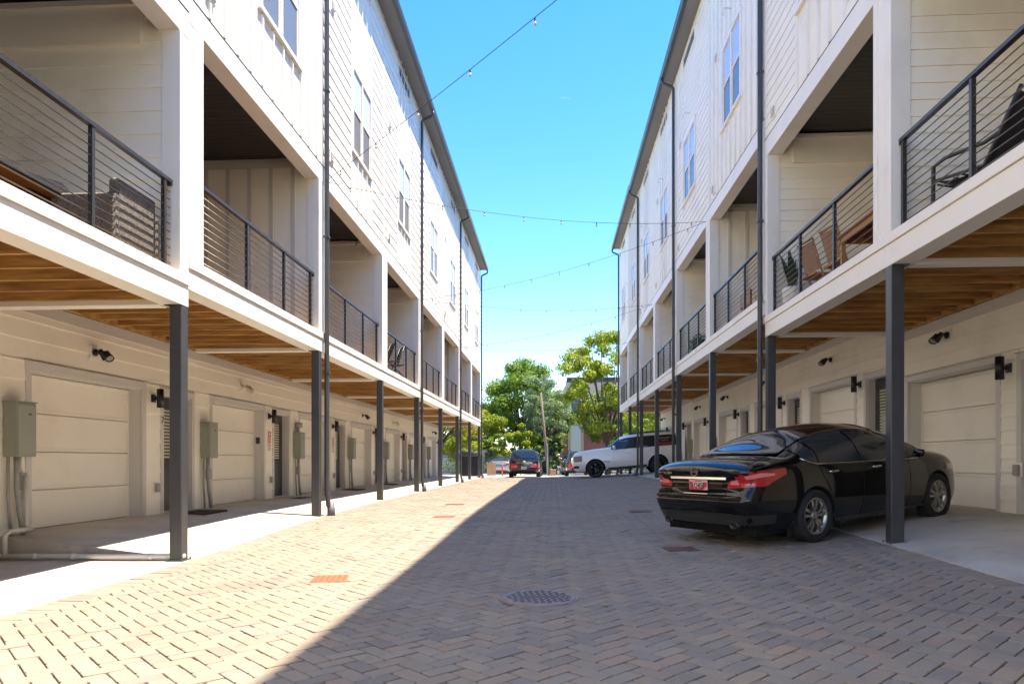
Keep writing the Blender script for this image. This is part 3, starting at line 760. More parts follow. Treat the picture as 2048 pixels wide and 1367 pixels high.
# keypad, house number, doormats, drain grate
t = thing('garage_keypad', 'small black garage keypad on the grey jamb of third sunlit garage', 'keypad', (-WL - .12, LU[3].y0 + 3.069, 1.72), 0)
box('case', t, (-.045, -.022, -.075), (.045, .0, .075), 'black', .006); box('button_panel', t, (-.03, -.0255, -.05), (.03, -.022, .02), 'rail')
t = thing('house_number', 'black number 7 on the white trim beside sunlit front door', 'house number', (-WL + .0145, LU[2].y0 + 3.68, 1.95))
text('digit', t, '7', .17, 'black', Matrix(((0, 0, 1, 0), (1, 0, 0, 0), (0, 1, 0, 0), (0, 0, 0, 1))), .003)
M['mat'] = mat('brown_doormat', (.075, .045, .03), .95, var=.5, vscale=30, bump=.6, bscale=300)
for k in (2, 4, 5):
    U = LU[k]; x, y = -WL + .42, U.y0 + 4.25
    zz = U.base + (zl(y) - U.base) * (.42 / (WL - XL)) + .004
    o = box('doormat', None, (x - .28, y - .45, zz - .02), (x + .28, y + .45, zz + .022), 'mat', .006, label=f'brown doormat at the {U.nth} sunlit townhouse door from the iron fence', cat='doormat', group='brown doormats on the sunlit drive')
U = LU[3]; y = U.y0 + 4.25; x = -WL + .40; zz = U.base - .035
t = thing('door_grate', 'black slotted metal grate lying before a dark front door', 'grate', (x, y, zz))
box('border', t, (-.26, -.42, .0), (-.235, .42, .03), 'black'); box('border', t, (.235, -.42, .0), (.26, .42, .03), 'black')
for i in range(15): box('bar', t, (-.235, -.41 + i * .057, .005), (.235, -.385 + i * .057, .028), 'black')
# white pvc drain along the drive edge
yp = YL0 - .10
t = thing('pvc_pipe', 'white PVC drain pipe running along the drive edge to steel post', 'pipe', (-WL + .1, yp, .1))
zz = lambda x: -.1 + zg(EL, yp) + (.03 - zg(EL, yp)) * min(1, max(0, (EL - (x - WL + .1)) / 2.5)) + .055
g = G().tube([(-.6, -.02, zz(-.6)), (1.2, -.02, zz(1.2)), (2.36, -.01, zz(2.36))], .032, 10); g.ob('pipe', 'pvc', t, True)
g = G().tube([(.12, -.02, zz(.1)), (.12, -.02, .24), (.14, .03, .28), (.16, .35, .285), (.05, .42, .30), (.03, .44, .36), (.02, .45, .95)], .032, 10); g.ob('riser', 'pvc', t, True)
for x in (.5, .98, 1.95, 2.2): G().tube([(x - .03, -.02, zz(x)), (x + .03, -.02, zz(x))], .04, 10).ob('coupling', 'pvc', t, True)

# ------------------------------------------------------------ vehicles
M['paint_black'] = mat('black_car_paint', (.003, .003, .0035), .3, coat=1, spec=.05)
M['paint_white'] = mat('white_car_paint', (.84, .84, .83), .3, coat=.8)
M['paint_navy'] = mat('dark_blue_car_paint', (.016, .022, .035), .25, .2, coat=1)
M['paint_grey'] = mat('grey_car_paint', (.10, .11, .125), .25, .5, coat=1)
M['paint_silver'] = mat('silver_car_paint', (.30, .32, .34), .25, .6, coat=1)
M['carglass'] = mat('tinted_car_glass', (.035, .04, .037), .02, spec=.5)
M['rearglass'] = mat('rear_car_glass', (.02, .024, .03), .03, spec=.8, coat=.3)
M['chrome'] = mat('chrome', (.62, .62, .62), .1, 1)
M['alloy'] = mat('silver_wheel', (.42, .40, .37), .28, .9)
M['blackwheel'] = mat('black_wheel', (.012, .012, .013), .25, .3, coat=.5)
M['tyre'] = mat('tyre_rubber', (.022, .021, .020), .85, bump=.2, bscale=60)
M['tail'] = mat('red_tail_lamp', (.42, .006, .012), .12, coat=1)
M['tailbright'] = mat('bright_tail_lamp', (.75, .22, .22), .15, coat=1)
M['headlamp'] = mat('head_lamp_glass', (.20, .20, .19), .08, coat=1)
M['amber'] = mat('amber_lamp', (.55, .22, .05), .15, coat=1)
M['arch'] = mat('arch_liner', (.006, .006, .006), .9)
M['trim'] = mat('grey_black_trim', (.025, .025, .026), .45)
M['plate_pink'] = mat('plate_pink', (.72, .48, .46), .4)
M['plate_red'] = mat('plate_red', (.62, .03, .09), .4)
M['decal'] = mat('window_decal', (.55, .50, .50), .5)
M['decal_red'] = mat('window_decal_red', (.25, .02, .04), .5)

def clamp(a, lo=0, hi=1): return max(lo, min(hi, a))
def sm(a): a = clamp(a); return a * a * (3 - 2 * a)
class Car:
    def __init__(c, spec):
        c.s = spec; c.zt, c.zs, c.zb, c.ws = (spl(spec[k]) for k in ('zt', 'zs', 'zb', 'ws'))
        c.xr, c.xf = spec['zt'][0][0], spec['zt'][-1][0]; c.rear = interp(spec['rear']); c.lean = spec.get('lean', .30); c.pw = spec.get('pw', 3)
        c.gp = spl([(0, .87), (.12, .955), (.45, 1.0), (.72, .992), (.9, .975), (1, .955)])
    def df(c, x, y, z):
        return Vector((x + c.rear(z) * sm((c.xr + .40 - x) / .38), y, z))
    def low(c, x, z):
        zb, zs = c.zb(x), c.zs(x); return c.ws(x) * c.gp(clamp((z - zb) / max(.01, zs - zb)))
    def up(c, x, t):
        zs, zt = c.zs(x), c.zt(x); h = clamp((zt - zs) / .5); p = c.s.get('p0', 2) + c.pw * h
        return c.ws(x) * .955 * (1 - c.lean * h * t) * max(0, 1 - t ** p) ** .5, zs + t * (zt - zs)
    def side(c, x, z):
        """half width at height z"""
        zs, zt = c.zs(x), c.zt(x)
        if z <= zs: return c.low(x, z)
        return c.up(x, clamp((z - zs) / max(.001, zt - zs)))[0]
    def body(c, name, m, parent, wheels):
        N1, N2 = 10, 16; xs = []
        n = 84
        for i in range(n + 1):
            a = i / n; a = a - .10 * math.sin(2 * math.pi * a) / 1.0   # denser at both ends
            xs.append(c.xr + (c.xf - c.xr) * a)
        g = G(); K = 0
        for x in xs:
            zb, zs = c.zb(x), c.zs(x); ring = []
            ring.append((0, zb)); ring.append((c.low(x, zb) * .6, zb))
            for i in range(N1 + 1):
                z = zb + (zs - zb) * i / N1; ring.append((c.low(x, z), z))
            for i in range(1, N2):
                t = math.sin(math.pi / 2 * i / N2); ring.append(c.up(x, t))
            ring.append((0, c.zt(x)))
            full = [(-y, z) for y, z in ring[1:-1]][::-1]
            loop = ring + full; K = len(loop)
            for y, z in loop: g.v.append(tuple(c.df(x, y, z)))
        for i in range(len(xs) - 1):
            for j in range(K):
                a, b = i * K + j, i * K + (j + 1) % K; g.f.append((a, a + K, b + K, b))
        L_ = len(ring)
        for base, flip in ((0, False), ((len(xs) - 1) * K, True)):
            for j in range(L_ - 1):           # cap the ends with strips between left and right points
                a, b = j, j + 1; a2, b2 = (K - j) % K, (K - j - 1) % K
                q = [base + a, base + b, base + b2, base + a2]
                q = [v for k_, v in enumerate(q) if v not in q[:k_]]
                if len(q) > 2: g.f.append(tuple(q if not flip else q[::-1]))
        me = meshdata(g.v, g.f, m, True)
        bm = bmesh.new(); bm.from_mesh(me); bmesh.ops.recalc_face_normals(bm, faces=bm.faces); bm.to_mesh(me); bm.free()
        o = link('tmp', me); cut = G()
        for (wx, wr) in wheels:
            for s_ in (-1, 1):
                cut.lathe([(wr, -.20), (wr, .20)], 40, (wx, s_ * (c.s['track'] + .0), c.s['wz']), 'y')
        cm = meshdata(cut.v, cut.f, 'arch'); bm = bmesh.new(); bm.from_mesh(cm); bmesh.ops.recalc_face_normals(bm, faces=bm.faces); bm.to_mesh(cm); bm.free()
        co = link('cut', cm)
        md = o.modifiers.new('b', 'BOOLEAN'); md.operation = 'DIFFERENCE'; md.object = co; md.solver = 'EXACT'
        try: md.material_mode = 'TRANSFER'
        except Exception: pass
        bpy.context.view_layer.update()
        me2 = bpy.data.meshes.new_from_object(o.evaluated_get(bpy.context.evaluated_depsgraph_get()))
        bpy.data.objects.remove(o); bpy.data.objects.remove(co)
        o2 = link(name, me2, parent)
        me2.set_sharp_from_angle(angle=R(38))
        return o2
    def patch(c, name, m, parent, fn, nu, nv, off=.004, flip=False):
        """surface patch from fn(u,v) -> (x, yhalf, z) lifted along its normal"""
        g = G(); g.grid(fn, nu, nv)
        me = meshdata(g.v, g.f if not flip else [tuple(reversed(q)) for q in g.f], m, True)
        vs = [v.co + v.normal * off for v in me.vertices]
        for v, q in zip(me.vertices, vs): v.co = q
        me.update(); return link(name, me, parent)
    def side_glass(c, name, parent, x0, x1, lo, hi, s_, m='carglass', off=.007, slant0=0, slant1=0):
        def fn(u, v):
            xa, xb = x0 + slant0 * v, x1 + slant1 * v; x = xa + (xb - xa) * u
            z = lo(x) + (hi(x) - lo(x)) * v; p = c.df(x, s_ * c.side(x, z), z); return p
        return c.patch(name, m, parent, fn, 14, 6, off, flip=(s_ > 0))
    def line(c, name, parent, pts, r, m, s_):
        g = G().tube([tuple(c.df(x, s_ * (c.side(x, z) + .004), z)) for x, z in pts], r, 6); return g.ob(name, m, parent, True)
    def top_glass(c, name, parent, x0, x1, t0, m, curve=.08, off=.014, flip=False):
        def fn(u, v):
            q = 2 * v - 1; x = x0 + (x1 - x0) * u + curve * q * q * (1 if x0 > .6 else 1) * (u if flip else (1 - u)) * (-1 if flip else 1)
            te = t0(u); t = te + (1 - te) * (1 - abs(q)) ** 1.0
            t = math.sin(math.pi / 2 * clamp(t)); y, z = c.up(x, t); return c.df(x, y * (1 if q > 0 else -1), z)
        return c.patch(name, m, parent, fn, 12, 24, off)
    def tail(c, name, parent, s_, path, lo, hi, m='tail', off=.006):
        """lamp that wraps the rear corner: path runs from the rear face (y given) round to the side (x given)"""
        yc = c.ws(c.xr)
        def fn(u, v):
            a = u * (len(path) - 1); i = min(int(a), len(path) - 2); f = a - i
            kind, val = path[i]; k2, v2 = path[i + 1]
            z = lo(u) + (hi(u) - lo(u)) * v
            def pt(k_, w_):
                if k_ == 'y': return c.df(c.xr, s_ * min(w_, c.low(c.xr, z) if z <= c.zs(c.xr) else c.side(c.xr, z)), z)
                return c.df(w_, s_ * c.side(w_, z), z)
            return pt(kind, val).lerp(pt(k2, v2), f)
        return c.patch(name, m, parent, fn, (len(path) - 1) * 4, 6, off, flip=(s_ > 0))
def wheel(parent, loc, r, w, rim_m, s_, spokes=5, paired=True, rr=.68):
    Wt = link('wheel', None, parent, loc)
    hw = w / 2; f = s_
    G().lathe([(r * rr, -hw * .85), (r * .80, -hw), (r * .94, -hw * .96), (r * .99, -hw * .75), (r, -hw * .4), (r, hw * .4), (r * .99, hw * .75), (r * .94, hw * .96), (r * .80, hw), (r * rr, hw * .85), (r * rr, -hw * .85)], 40, axis='y').ob('tyre', 'tyre', Wt, True)
    rim = link('rim', None, Wt)
    G().lathe([(r * rr + .004, -hw * .8), (r * rr + .004, hw * .82), (r * rr - .022, hw * .80), (r * rr - .03, hw * .2), (r * rr - .03, -hw * .8)] if f > 0 else
              [(r * rr + .004, hw * .8), (r * rr + .004, -hw * .82), (r * rr - .022, -hw * .80), (r * rr - .03, -hw * .2), (r * rr - .03, hw * .8)], 36, axis='y').ob('barrel', rim_m, rim, True)
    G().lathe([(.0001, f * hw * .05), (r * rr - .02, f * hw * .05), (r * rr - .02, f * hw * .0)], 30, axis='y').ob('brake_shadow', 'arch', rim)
    n = spokes * (2 if paired else 1)
    key = ('spoke', r, w, rim_m, f, n)
    if key not in _bc:
        g = G(); a0, a1 = .05, r * rr - .012
        y0, y1, y2 = f * hw * .30, f * hw * .62, f * hw * .74
        w0, w1 = (.016, .028) if paired else (.03, .045)
        for (aa, ww, yy) in ((a0, w0, y1), ((a0 + a1) * .5, (w0 + w1) * .55, y2), (a1, w1, y1)):
            k = len(g.v); g.v += [(-ww, y0, aa), (ww, y0, aa), (ww * .72, yy, aa), (-ww * .72, yy, aa)]
            if k:
                for q in range(4): g.f.append((k - 4 + q, k - 4 + (q + 1) % 4, k + (q + 1) % 4, k + q))
        g.f += [(0, 1, 2, 3), (8, 11, 10, 9)]
        me = meshdata(g.v, g.f, rim_m)
        bm = bmesh.new(); bm.from_mesh(me); bmesh.ops.recalc_face_normals(bm, faces=bm.faces); bm.to_mesh(me); bm.free(); _bc[key] = me
    for i in range(n):
        if paired: a = 2 * math.pi * (i // 2) / spokes + (.23 if i % 2 else -.23)
        else: a = 2 * math.pi * i / n
        link('spoke', _bc[key], rim, (0, 0, 0), (0, a, 0))
    G().lathe([(.062, f * hw * .3), (.058, f * hw * .66), (.03, f * hw * .70), (.0001, f * hw * .70)], 18, axis='y').ob('hub_cap', rim_m, rim, True)
    return Wt
def place(o, x, y, z, head, pitch=0, roll=0):
    o.matrix_world = Matrix.Translation((x, y, z)) @ Matrix.Rotation(head, 4, 'Z') @ Matrix.Rotation(-pitch, 4, 'Y') @ Matrix.Rotation(roll, 4, 'X')

# ---- black sedan
SED = dict(
    zt=[(-1.13, .92), (-1.10, 1.00), (-1.02, 1.055), (-.85, 1.085), (-.58, 1.10), (-.40, 1.125), (-.1, 1.24), (.25, 1.36), (.7, 1.445), (1.15, 1.475), (1.55, 1.46), (1.9, 1.395), (2.3, 1.25), (2.72, 1.065), (2.95, 1.025), (3.25, .965), (3.5, .87), (3.66, .74), (3.73, .58)],
    zs=[(-1.13, .86), (-1.0, .93), (-.6, .965), (0, .965), (.8, .94), (1.8, .915), (2.7, .89), (3.2, .83), (3.55, .70), (3.73, .50)],
    zb=[(-1.13, .40), (-1.06, .29), (-.9, .25), (-.5, .22), (0, .19), (2.8, .17), (3.4, .17), (3.62, .19), (3.73, .26)],
    ws=[(-1.13, .66), (-1.10, .735), (-1.03, .80), (-.9, .85), (-.65, .888), (-.2, .912), (1, .915), (2.5, .91), (3.0, .89), (3.35, .82), (3.55, .71), (3.68, .55), (3.73, .40)],
    rear=[(.2, .10), (.40, .05), (.52, .0), (.60, -.012), (.66, .0), (.70, .055), (.80, .075), (.86, .06), (.91, .02), (.96, -.01), (1.03, .0), (1.2, 0)],
    track=.80, wz=.33, lean=.27, p0=3.0, pw=1.2)
sed = thing('parked_car', 'glossy black sedan parked nose-in at the shaded garage, red tail lamps', 'car')
car = Car(SED)
car.body('body', 'paint_black', sed, ((0, .375), (2.775, .375)))
lo = lambda x: car.zs(x) + .012
def hi(x): return car.zs(x) + .012 + max(.0, (car.zt(x) - car.zs(x)) * .80 - .012)
lo2 = lambda x: max(car.zs(x) + .012, car.zs(x) + .012 + .55 * max(0, .06 - x) )
for s_ in (-1, 1):
    car.side_glass('rear_quarter_window', sed, -.16, .10, lambda x: lo(x) + .3 * max(0, .05 - x), hi, s_)
    car.side_glass('rear_door_window', sed, .14, .96, lo, hi, s_)
    car.side_glass('front_door_window', sed, 1.02, 2.36, lo, lambda x: max(lo(x) + .01, hi(x) - .02), s_)
    up = [(-.16 + i * .13, hi(-.16 + i * .13) + .012) for i in range(20)]
    dn = [(-.16 + i * .13, lo(-.16 + i * .13) - .008) for i in range(2, 20)]
    car.line('window_chrome', sed, [(-.16, lo(-.16) + .07)] + up, .008, 'chrome', s_); car.line('window_chrome', sed, [(-.17, lo(-.16) + .068), (-.02, lo(-.02) + .015)] + dn, .010, 'chrome', s_)
    for x in (.12, .99): car.line('window_pillar', sed, [(x, lo(x)), (x - .01, (lo(x) + hi(x)) / 2), (x - .015, hi(x))], .014, 'black', s_)
    for xx, b in ((.98, 0), (2.06, 0)): car.line('door_seam', sed, [(xx, lo(xx) - .02), (xx + .01, .7), (xx - .02, .45), (xx - .06, .27)], .0035, 'arch', s_)
    car.line('door_seam', sed, [(.12, lo(.12) - .02), (.17, .82), (.30, .62), (.42, .42), (.44, .28)], .0035, 'arch', s_)
    car.line('sill_trim', sed, [(.42 + i * .2, .245) for i in range(11)], .022, 'trim', s_)
    for x in (.36, 1.28):
        yy = car.side(x, .86); h_ = G().tube([(x - .09, s_ * yy, .858), (x - .07, s_ * (yy + .032), .862), (x + .06, s_ * (yy + .034), .862), (x + .09, s_ * yy, .858)], [.010, .015, .016, .010], 8); h_.ob('door_handle', 'chrome', sed, True)
    car.tail('tail_lamp', sed, s_, [('y', .47), ('y', .60), ('y', .66), ('x', -1.10), ('x', -1.02), ('x', -.88), ('x', -.70), ('x', -.50)],
             lambda u: .745 + .02 * math.sin(u * 3) + .14 * max(0, u - .72) / .28, lambda u: .825 + .115 * min(1, u / .55) + .04 * max(0, u - .5))
    car.tail('tail_lamp_light', sed, s_, [('x', -1.09), ('x', -1.0), ('x', -.86), ('x', -.70)], lambda u: .855 + .03 * u, lambda u: .895 + .045 * u - .035 * max(0, u - .6) / .4, 'tailbright', .011)
    car.tail('tail_lamp_light', sed, s_, [('y', .52), ('y', .60), ('y', .655)], lambda u: .79, lambda u: .835 + .02 * u, 'tailbright', .010)
    car.side_glass('head_lamp', sed, 3.02, 3.56, lambda x: .70 - .02 * (x - 3), lambda x: .79 - .10 * (x - 3.02), s_, 'headlamp', .006)
    car.side_glass('turn_lamp', sed, 3.05, 3.32, lambda x: .735, lambda x: .785 - .06 * (x - 3.02), s_, 'amber', .010)
    mm = G().lathe([(.0001, -.06), (.05, -.05), (.07, 0), (.06, .05), (.0001, .06)], 14).xf(Matrix.Translation((2.14, s_ * .99, .985)) @ Matrix.Diagonal((.6, 1.15, .95, 1))); mm.ob('wing_mirror', 'paint_black', sed, True)
    G().tube([(2.14, s_ * .88, .94), (2.12, s_ * .97, .97)], .018, 6).ob('mirror_arm', 'black', sed, True)
    for wx in (0, 2.775): wheel(sed, (wx, s_ * .805, .33), .33, .215, 'alloy', s_, 5, True, .70)
    car.side_glass('mud_flap', sed, -.43, -.34, lambda x: .12, lambda x: .32, s_, 'trim', .004)
    G().lathe([(.045, 0), (.045, .10), (.038, .10), (.036, .02)], 16, axis='x').xf(Matrix.Translation((-.99, s_ * .55, .305)) @ Matrix.Rotation(R(180), 4, 'Z') @ Matrix.Diagonal((1, 1.35, 1, 1))).ob('tail_pipe', 'trim', sed, True)
def rwin(c):
    def fn(u, v):
        q = 2 * v - 1; x = -.43 + .82 * u + .07 * q * q * (1 - u); y = q * (.61 - .07 * u)
        return Vector((x, y, c.zt(x) - .17 * (c.zt(x) - c.zs(x)) * (y / .56) ** 2))
    return fn
car.patch('rear_window', 'rearglass', sed, rwin(car), 14, 20, .014)
car.top_glass('windscreen', sed, 1.72, 2.66, lambda u: .50 - .16 * u, 'carglass', .10, flip=True)
def rearface(y, z): return car.df(car.xr, y, z)
ROT = Matrix(((0, 0, -1, 0), (-1, 0, 0, 0), (0, 1, 0, 0), (0, 0, 0, 1)))      # text facing -x, reading from behind
def onrear(y, z, out=.004, tilt=0): p = rearface(y, z); return Matrix.Translation((p.x - out, y, z)) @ Matrix.Rotation(tilt, 4, 'Y') @ ROT
box('rear_chrome_bar', sed, (-1.135 + .045, -.47, .845), (-1.135 + .075, .47, .885), 'chrome', .006)
g = G().lathe([(.046, -.004), (.058, -.004), (.058, .004), (.046, .004), (.046, -.004)], 24, axis='x'); g.box((-.004, -.066, -.011), (.004, .066, .011))
g.xf(Matrix.Translation((rearface(0, .925).x - .012, 0, .945)) @ Matrix.Rotation(R(14), 4, 'Y')).ob('round_emblem', 'chrome', sed)
text('emblem_lettering', sed, 'NISSAN', .021, 'black', Matrix.Translation((rearface(0, .925).x - .0175, 0, .945)) @ Matrix.Rotation(R(14), 4, 'Y') @ ROT)
text('model_lettering', sed, 'ALTIMA', .042, 'chrome', Matrix.Translation((rearface(.46, .925).x - .012, .47, .925)) @ Matrix.Rotation(R(14), 4, 'Y') @ ROT, .002, bold=.001)
px_ = rearface(0, .77).x - .012
PL = link('number_plate', None, sed, (px_, 0, .765))
box('plate', PL, (-.003, -.155, -.077), (.003, .155, .077), 'plate_pink', .002)
g = G(); g.quad((-.0042, .148, .05), (-.0042, .148, -.07), (-.0042, -.05, -.07), (-.0042, -.148, .0), (-.0042, -.148, .045), (-.0042, -.09, .045), (-.0042, -.06, -.02), (-.0042, .07, -.035), (-.0042, .10, .05)); g.ob('plate_pattern', 'plate_red', PL)
text('plate_number', PL, '1Q45F', .098, 'black', Matrix.Translation((-.0055, 0, .0)) @ ROT @ Matrix.Diagonal((.82, 1, 1, 1)), .0005, bold=.001)
box('plate_print', PL, (-.0045, -.06, .056), (-.0035, .06, .066), 'plate_red')
box('trunk_trim', sed, (rearface(0, .68).x - .03, -.2, .672), (rearface(0, .68).x - .004, .2, .680), 'chrome')
car.tail('bumper_trim', sed, 1, [('y', 0), ('y', .5), ('y', .62), ('x', -1.10), ('x', -1.02), ('x', -.9), ('x', -.70)], lambda u: .30 + .02 * u, lambda u: .455 - .03 * u, 'trim', .008)
car.tail('bumper_trim', sed, -1, [('y', 0), ('y', .5), ('y', .62), ('x', -1.10), ('x', -1.02), ('x', -.9), ('x', -.70)], lambda u: .30 + .02 * u, lambda u: .455 - .03 * u, 'trim', .008)
for s_ in (-1, 1):
    g = G().tube([tuple(rearface(s_ * y, z) + Vector((-.002, 0, 0))) for y, z in ((.42, .86), (.40, .80), (.48, .72), (.46, .665), (.38, .635), (0, .628))], .0035, 5); g.ob('trunk_seam', 'arch', sed)
G().tube([tuple(car.df(-.62, y, car.zt(-.62) - .004 * 0)) for y in (0, .01)], .003, 5)
g = G().box((-.9, -.72, .17), (3.3, .72, .30)); g.ob('underbody', 'arch', sed)
HD = R(34.3)
place(sed, 2.76, 9.58, .235, HD, R(3.6), 0)

# ---- large white SUV
TAH = dict(
    zt=[(-1.15, 1.10), (-1.12, 1.45), (-1.05, 1.72), (-.9, 1.86), (-.5, 1.90), (.6, 1.91), (1.25, 1.89), (1.6, 1.83), (1.92, 1.64), (2.22, 1.43), (2.34, 1.375), (2.9, 1.345), (3.5, 1.29), (3.85, 1.22), (3.97, 1.10), (4.03, .90)],
    zs=[(-1.15, 1.0), (-1.1, 1.16), (-.8, 1.22), (0, 1.22), (1, 1.215), (2.0, 1.21), (2.5, 1.22), (3.2, 1.19), (3.8, 1.10), (3.97, .98), (4.03, .80)],
    zb=[(-1.15, .50), (-.9, .42), (0, .36), (3, .34), (3.7, .32), (4.03, .42)],
    ws=[(-1.15, .86), (-1.10, .93), (-.95, .985), (-.5, 1.01), (1, 1.02), (3, 1.015), (3.5, .995), (3.85, .94), (3.97, .87), (4.03, .76)],
    rear=[(.2, .0), (2, .0)], track=.90, wz=.41, lean=.17, p0=3.5, pw=7)
def suv(spec, name, label, paint, wheel_m, wr, wb, glass):
    t = thing(name, label, 'car'); c = Car(spec); c.body('body', paint, t, ((0, wr + .07), (wb, wr + .07)))
    for s_ in (-1, 1):
        lo = lambda x: c.zs(x) + .02
        hi = lambda x: c.zs(x) + (c.zt(x) - c.zs(x)) * .78
        for n_, a, b in glass: c.side_glass(n_, t, a, b, lo, hi, s_)
        for wx in (0, wb): wheel(t, (wx, s_ * (spec['track'] - .01), wr), wr, .27, wheel_m, s_, 6, False, .66)
        for x in (.32, 1.35):
            yy = c.side(x, spec['hz']); G().tube([(x - .11, s_ * yy, spec['hz']), (x - .08, s_ * (yy + .035), spec['hz']), (x + .08, s_ * (yy + .035), spec['hz']), (x + .11, s_ * yy, spec['hz'])], .016, 8).ob('door_handle', paint, t, True)
        for x in (.55 * 1.0, 1.12, 2.05): c.line('door_seam', t, [(x, lo(x) - .03), (x, (lo(x) + .5) / 2), (x, .52)], .004, 'arch', s_)
        G().lathe([(.0001, -.10), (.07, -.08), (.10, 0), (.08, .08), (.0001, .10)], 14).xf(Matrix.Translation((2.02, s_ * (c.ws(2.0) + .10), c.zs(2) + .12)) @ Matrix.Diagonal((.8, 1.3, 1.0, 1))).ob('wing_mirror', paint, t, True)
        c.line('sill_trim', t, [(.55 + i * .2, c.zb(.5 + i * .2) + .05) for i in range(int((wb - 1) / .2) + 1)], .05, 'trim', s_)
        G().tube([(-.6, s_ * .62, c.zt(-.6) - .02), (-.55, s_ * .62, c.zt(-.5) + .05), (1.1, s_ * .62, c.zt(1.1) + .045), (1.2, s_ * .62, c.zt(1.2) - .02)], .018, 8).ob('roof_rail', 'black', t, True)
    g = G().box((-.8, -.7, spec['zb'][2][1] - .04), (wb + .5, .7, spec['zb'][2][1] + .1)); g.ob('underbody', 'arch', t)
    return t, c
TAH['hz'] = 1.06
tah, tc_ = suv(TAH, 'parked_suv', 'large white SUV with black wheels nosing out from the shaded row', 'paint_white', 'blackwheel', .41, 2.95,
               (('rear_side_window', -.92, .02), ('rear_door_window', .12, 1.05), ('front_door_window', 1.16, 2.14)))
for s_ in (-1, 1):
    for a_, b_ in ((.0, .14), (1.04, 1.18)): tc_.side_glass('door_pillar', tah, a_, b_, lambda x: tc_.zs(x) + .02, lambda x: tc_.zs(x) + (tc_.zt(x) - tc_.zs(x)) * .78, s_, 'black', .006)
    tc_.side_glass('head_lamp', tah, 3.55, 3.93, lambda x: .80, lambda x: 1.06 - .04 * (x - 3.55), s_, 'headlamp', .008)
    tc_.side_glass('fog_lamp_pocket', tah, 3.72, 3.98, lambda x: .50, lambda x: .61, s_, 'black', .008)
    tc_.line('body_moulding', tah, [(.5 + i * .25, .68) for i in range(9)], .012, 'paint_white', s_)
tc_.top_glass('windscreen', tah, 1.72, 2.32, lambda u: .55 - .1 * u, 'carglass', .08, flip=True)
tc_.tail('tail_lamp', tah, 1, [('y', .80), ('y', .86), ('x', -1.10), ('x', -1.0)], lambda u: 1.0, lambda u: 1.5, 'tail')
tc_.tail('tail_lamp', tah, -1, [('y', .80), ('y', .86), ('x', -1.10), ('x', -1.0)], lambda u: 1.0, lambda u: 1.5, 'tail')
g = G().box((3.9, -.62, .72), (4.05, .62, 1.0)); g.ob('grille', 'chrome', tah); g = G().box((3.86, -.8, .40), (4.06, .8, .56)); g.ob('bumper', 'trim', tah)
TX = Matrix(((-1, 0, 0, 0), (0, 0, 1, 0), (0, 1, 0, 0), (0, 0, 0, 1)))      # text facing +y
# lettering on the side that shows (left side, +y local)
def sidetext(par, c, name, s, x, z, size, m, out=.012): text(name, par, s, size, m, Matrix.Translation((x, c.side(x, z) + out, z)) @ TX)
sidetext(tah, tc_, 'fender_lettering', 'TAHOE', 2.42, .72, .09, 'trim')
def scribble(x0, x1, z, h, seed):
    rn = random.Random(seed); n = int((x1 - x0) / .022); pts = []
    for i in range(n + 1):
        x = x0 + (x1 - x0) * i / n; zz_ = z + h * math.sin(i * 2.1 + rn.uniform(-.5, .5)) * rn.uniform(.4, 1); pts.append((x, zz_))
    tc_.line('window_scribble', tah, pts, .008, 'decal', 1)
scribble(1.35, 1.85, 1.60, .03, 1); scribble(-.62, -.10, 1.60, .05, 2); scribble(-.55, -.2, 1.50, .04, 3); scribble(.45, .95, 1.29, .035, 4)
tc_.side_glass('window_decal', tah, -.80, -.02, lambda x: tc_.zs(x) + .04, lambda x: tc_.zs(x) + .18, 1, 'decal_red', .010)
place(tah, 5.04, 34.25, .645, R(180) + R(-1.5), R(-4.4), 0)
tah.scale = (1, 1, 1.03)

# ---- dark SUV, rear toward us
KIA = dict(
    zt=[(-1.0, 1.02), (-.97, 1.18), (-.90, 1.45), (-.80, 1.65), (-.68, 1.72), (-.2, 1.75), (.8, 1.75), (1.4, 1.70), (1.9, 1.48), (2.3, 1.24), (2.45, 1.18), (3.0, 1.12), (3.6, 1.0), (3.85, .85), (3.92, .70)],
    zs=[(-1.0, .98), (-.95, 1.04), (-.5, 1.06), (1, 1.05), (2.3, 1.03), (3.2, .96), (3.8, .80), (3.92, .60)],
    zb=[(-1.0, .42), (-.8, .34), (0, .26), (3, .24), (3.92, .30)],
    ws=[(-1.0, .82), (-.97, .89), (-.85, .95), (-.4, .985), (1, .995), (3, .98), (3.5, .92), (3.8, .78), (3.92, .60)],
    rear=[(.2, .06), (.45, .02), (.6, -.01), (.75, .02), (2, .02)], track=.86, wz=.375, lean=.20, p0=3, pw=6, hz=.95)
gl = (('rear_side_window', -.6, .05), ('rear_door_window', .14, 1.0), ('front_door_window', 1.1, 2.0))
kia, kc = suv(KIA, 'parked_suv', 'dark blue SUV parked with its tail to the alley, wide lettering on tailgate', 'paint_navy', 'alloy', .375, 2.9, gl)
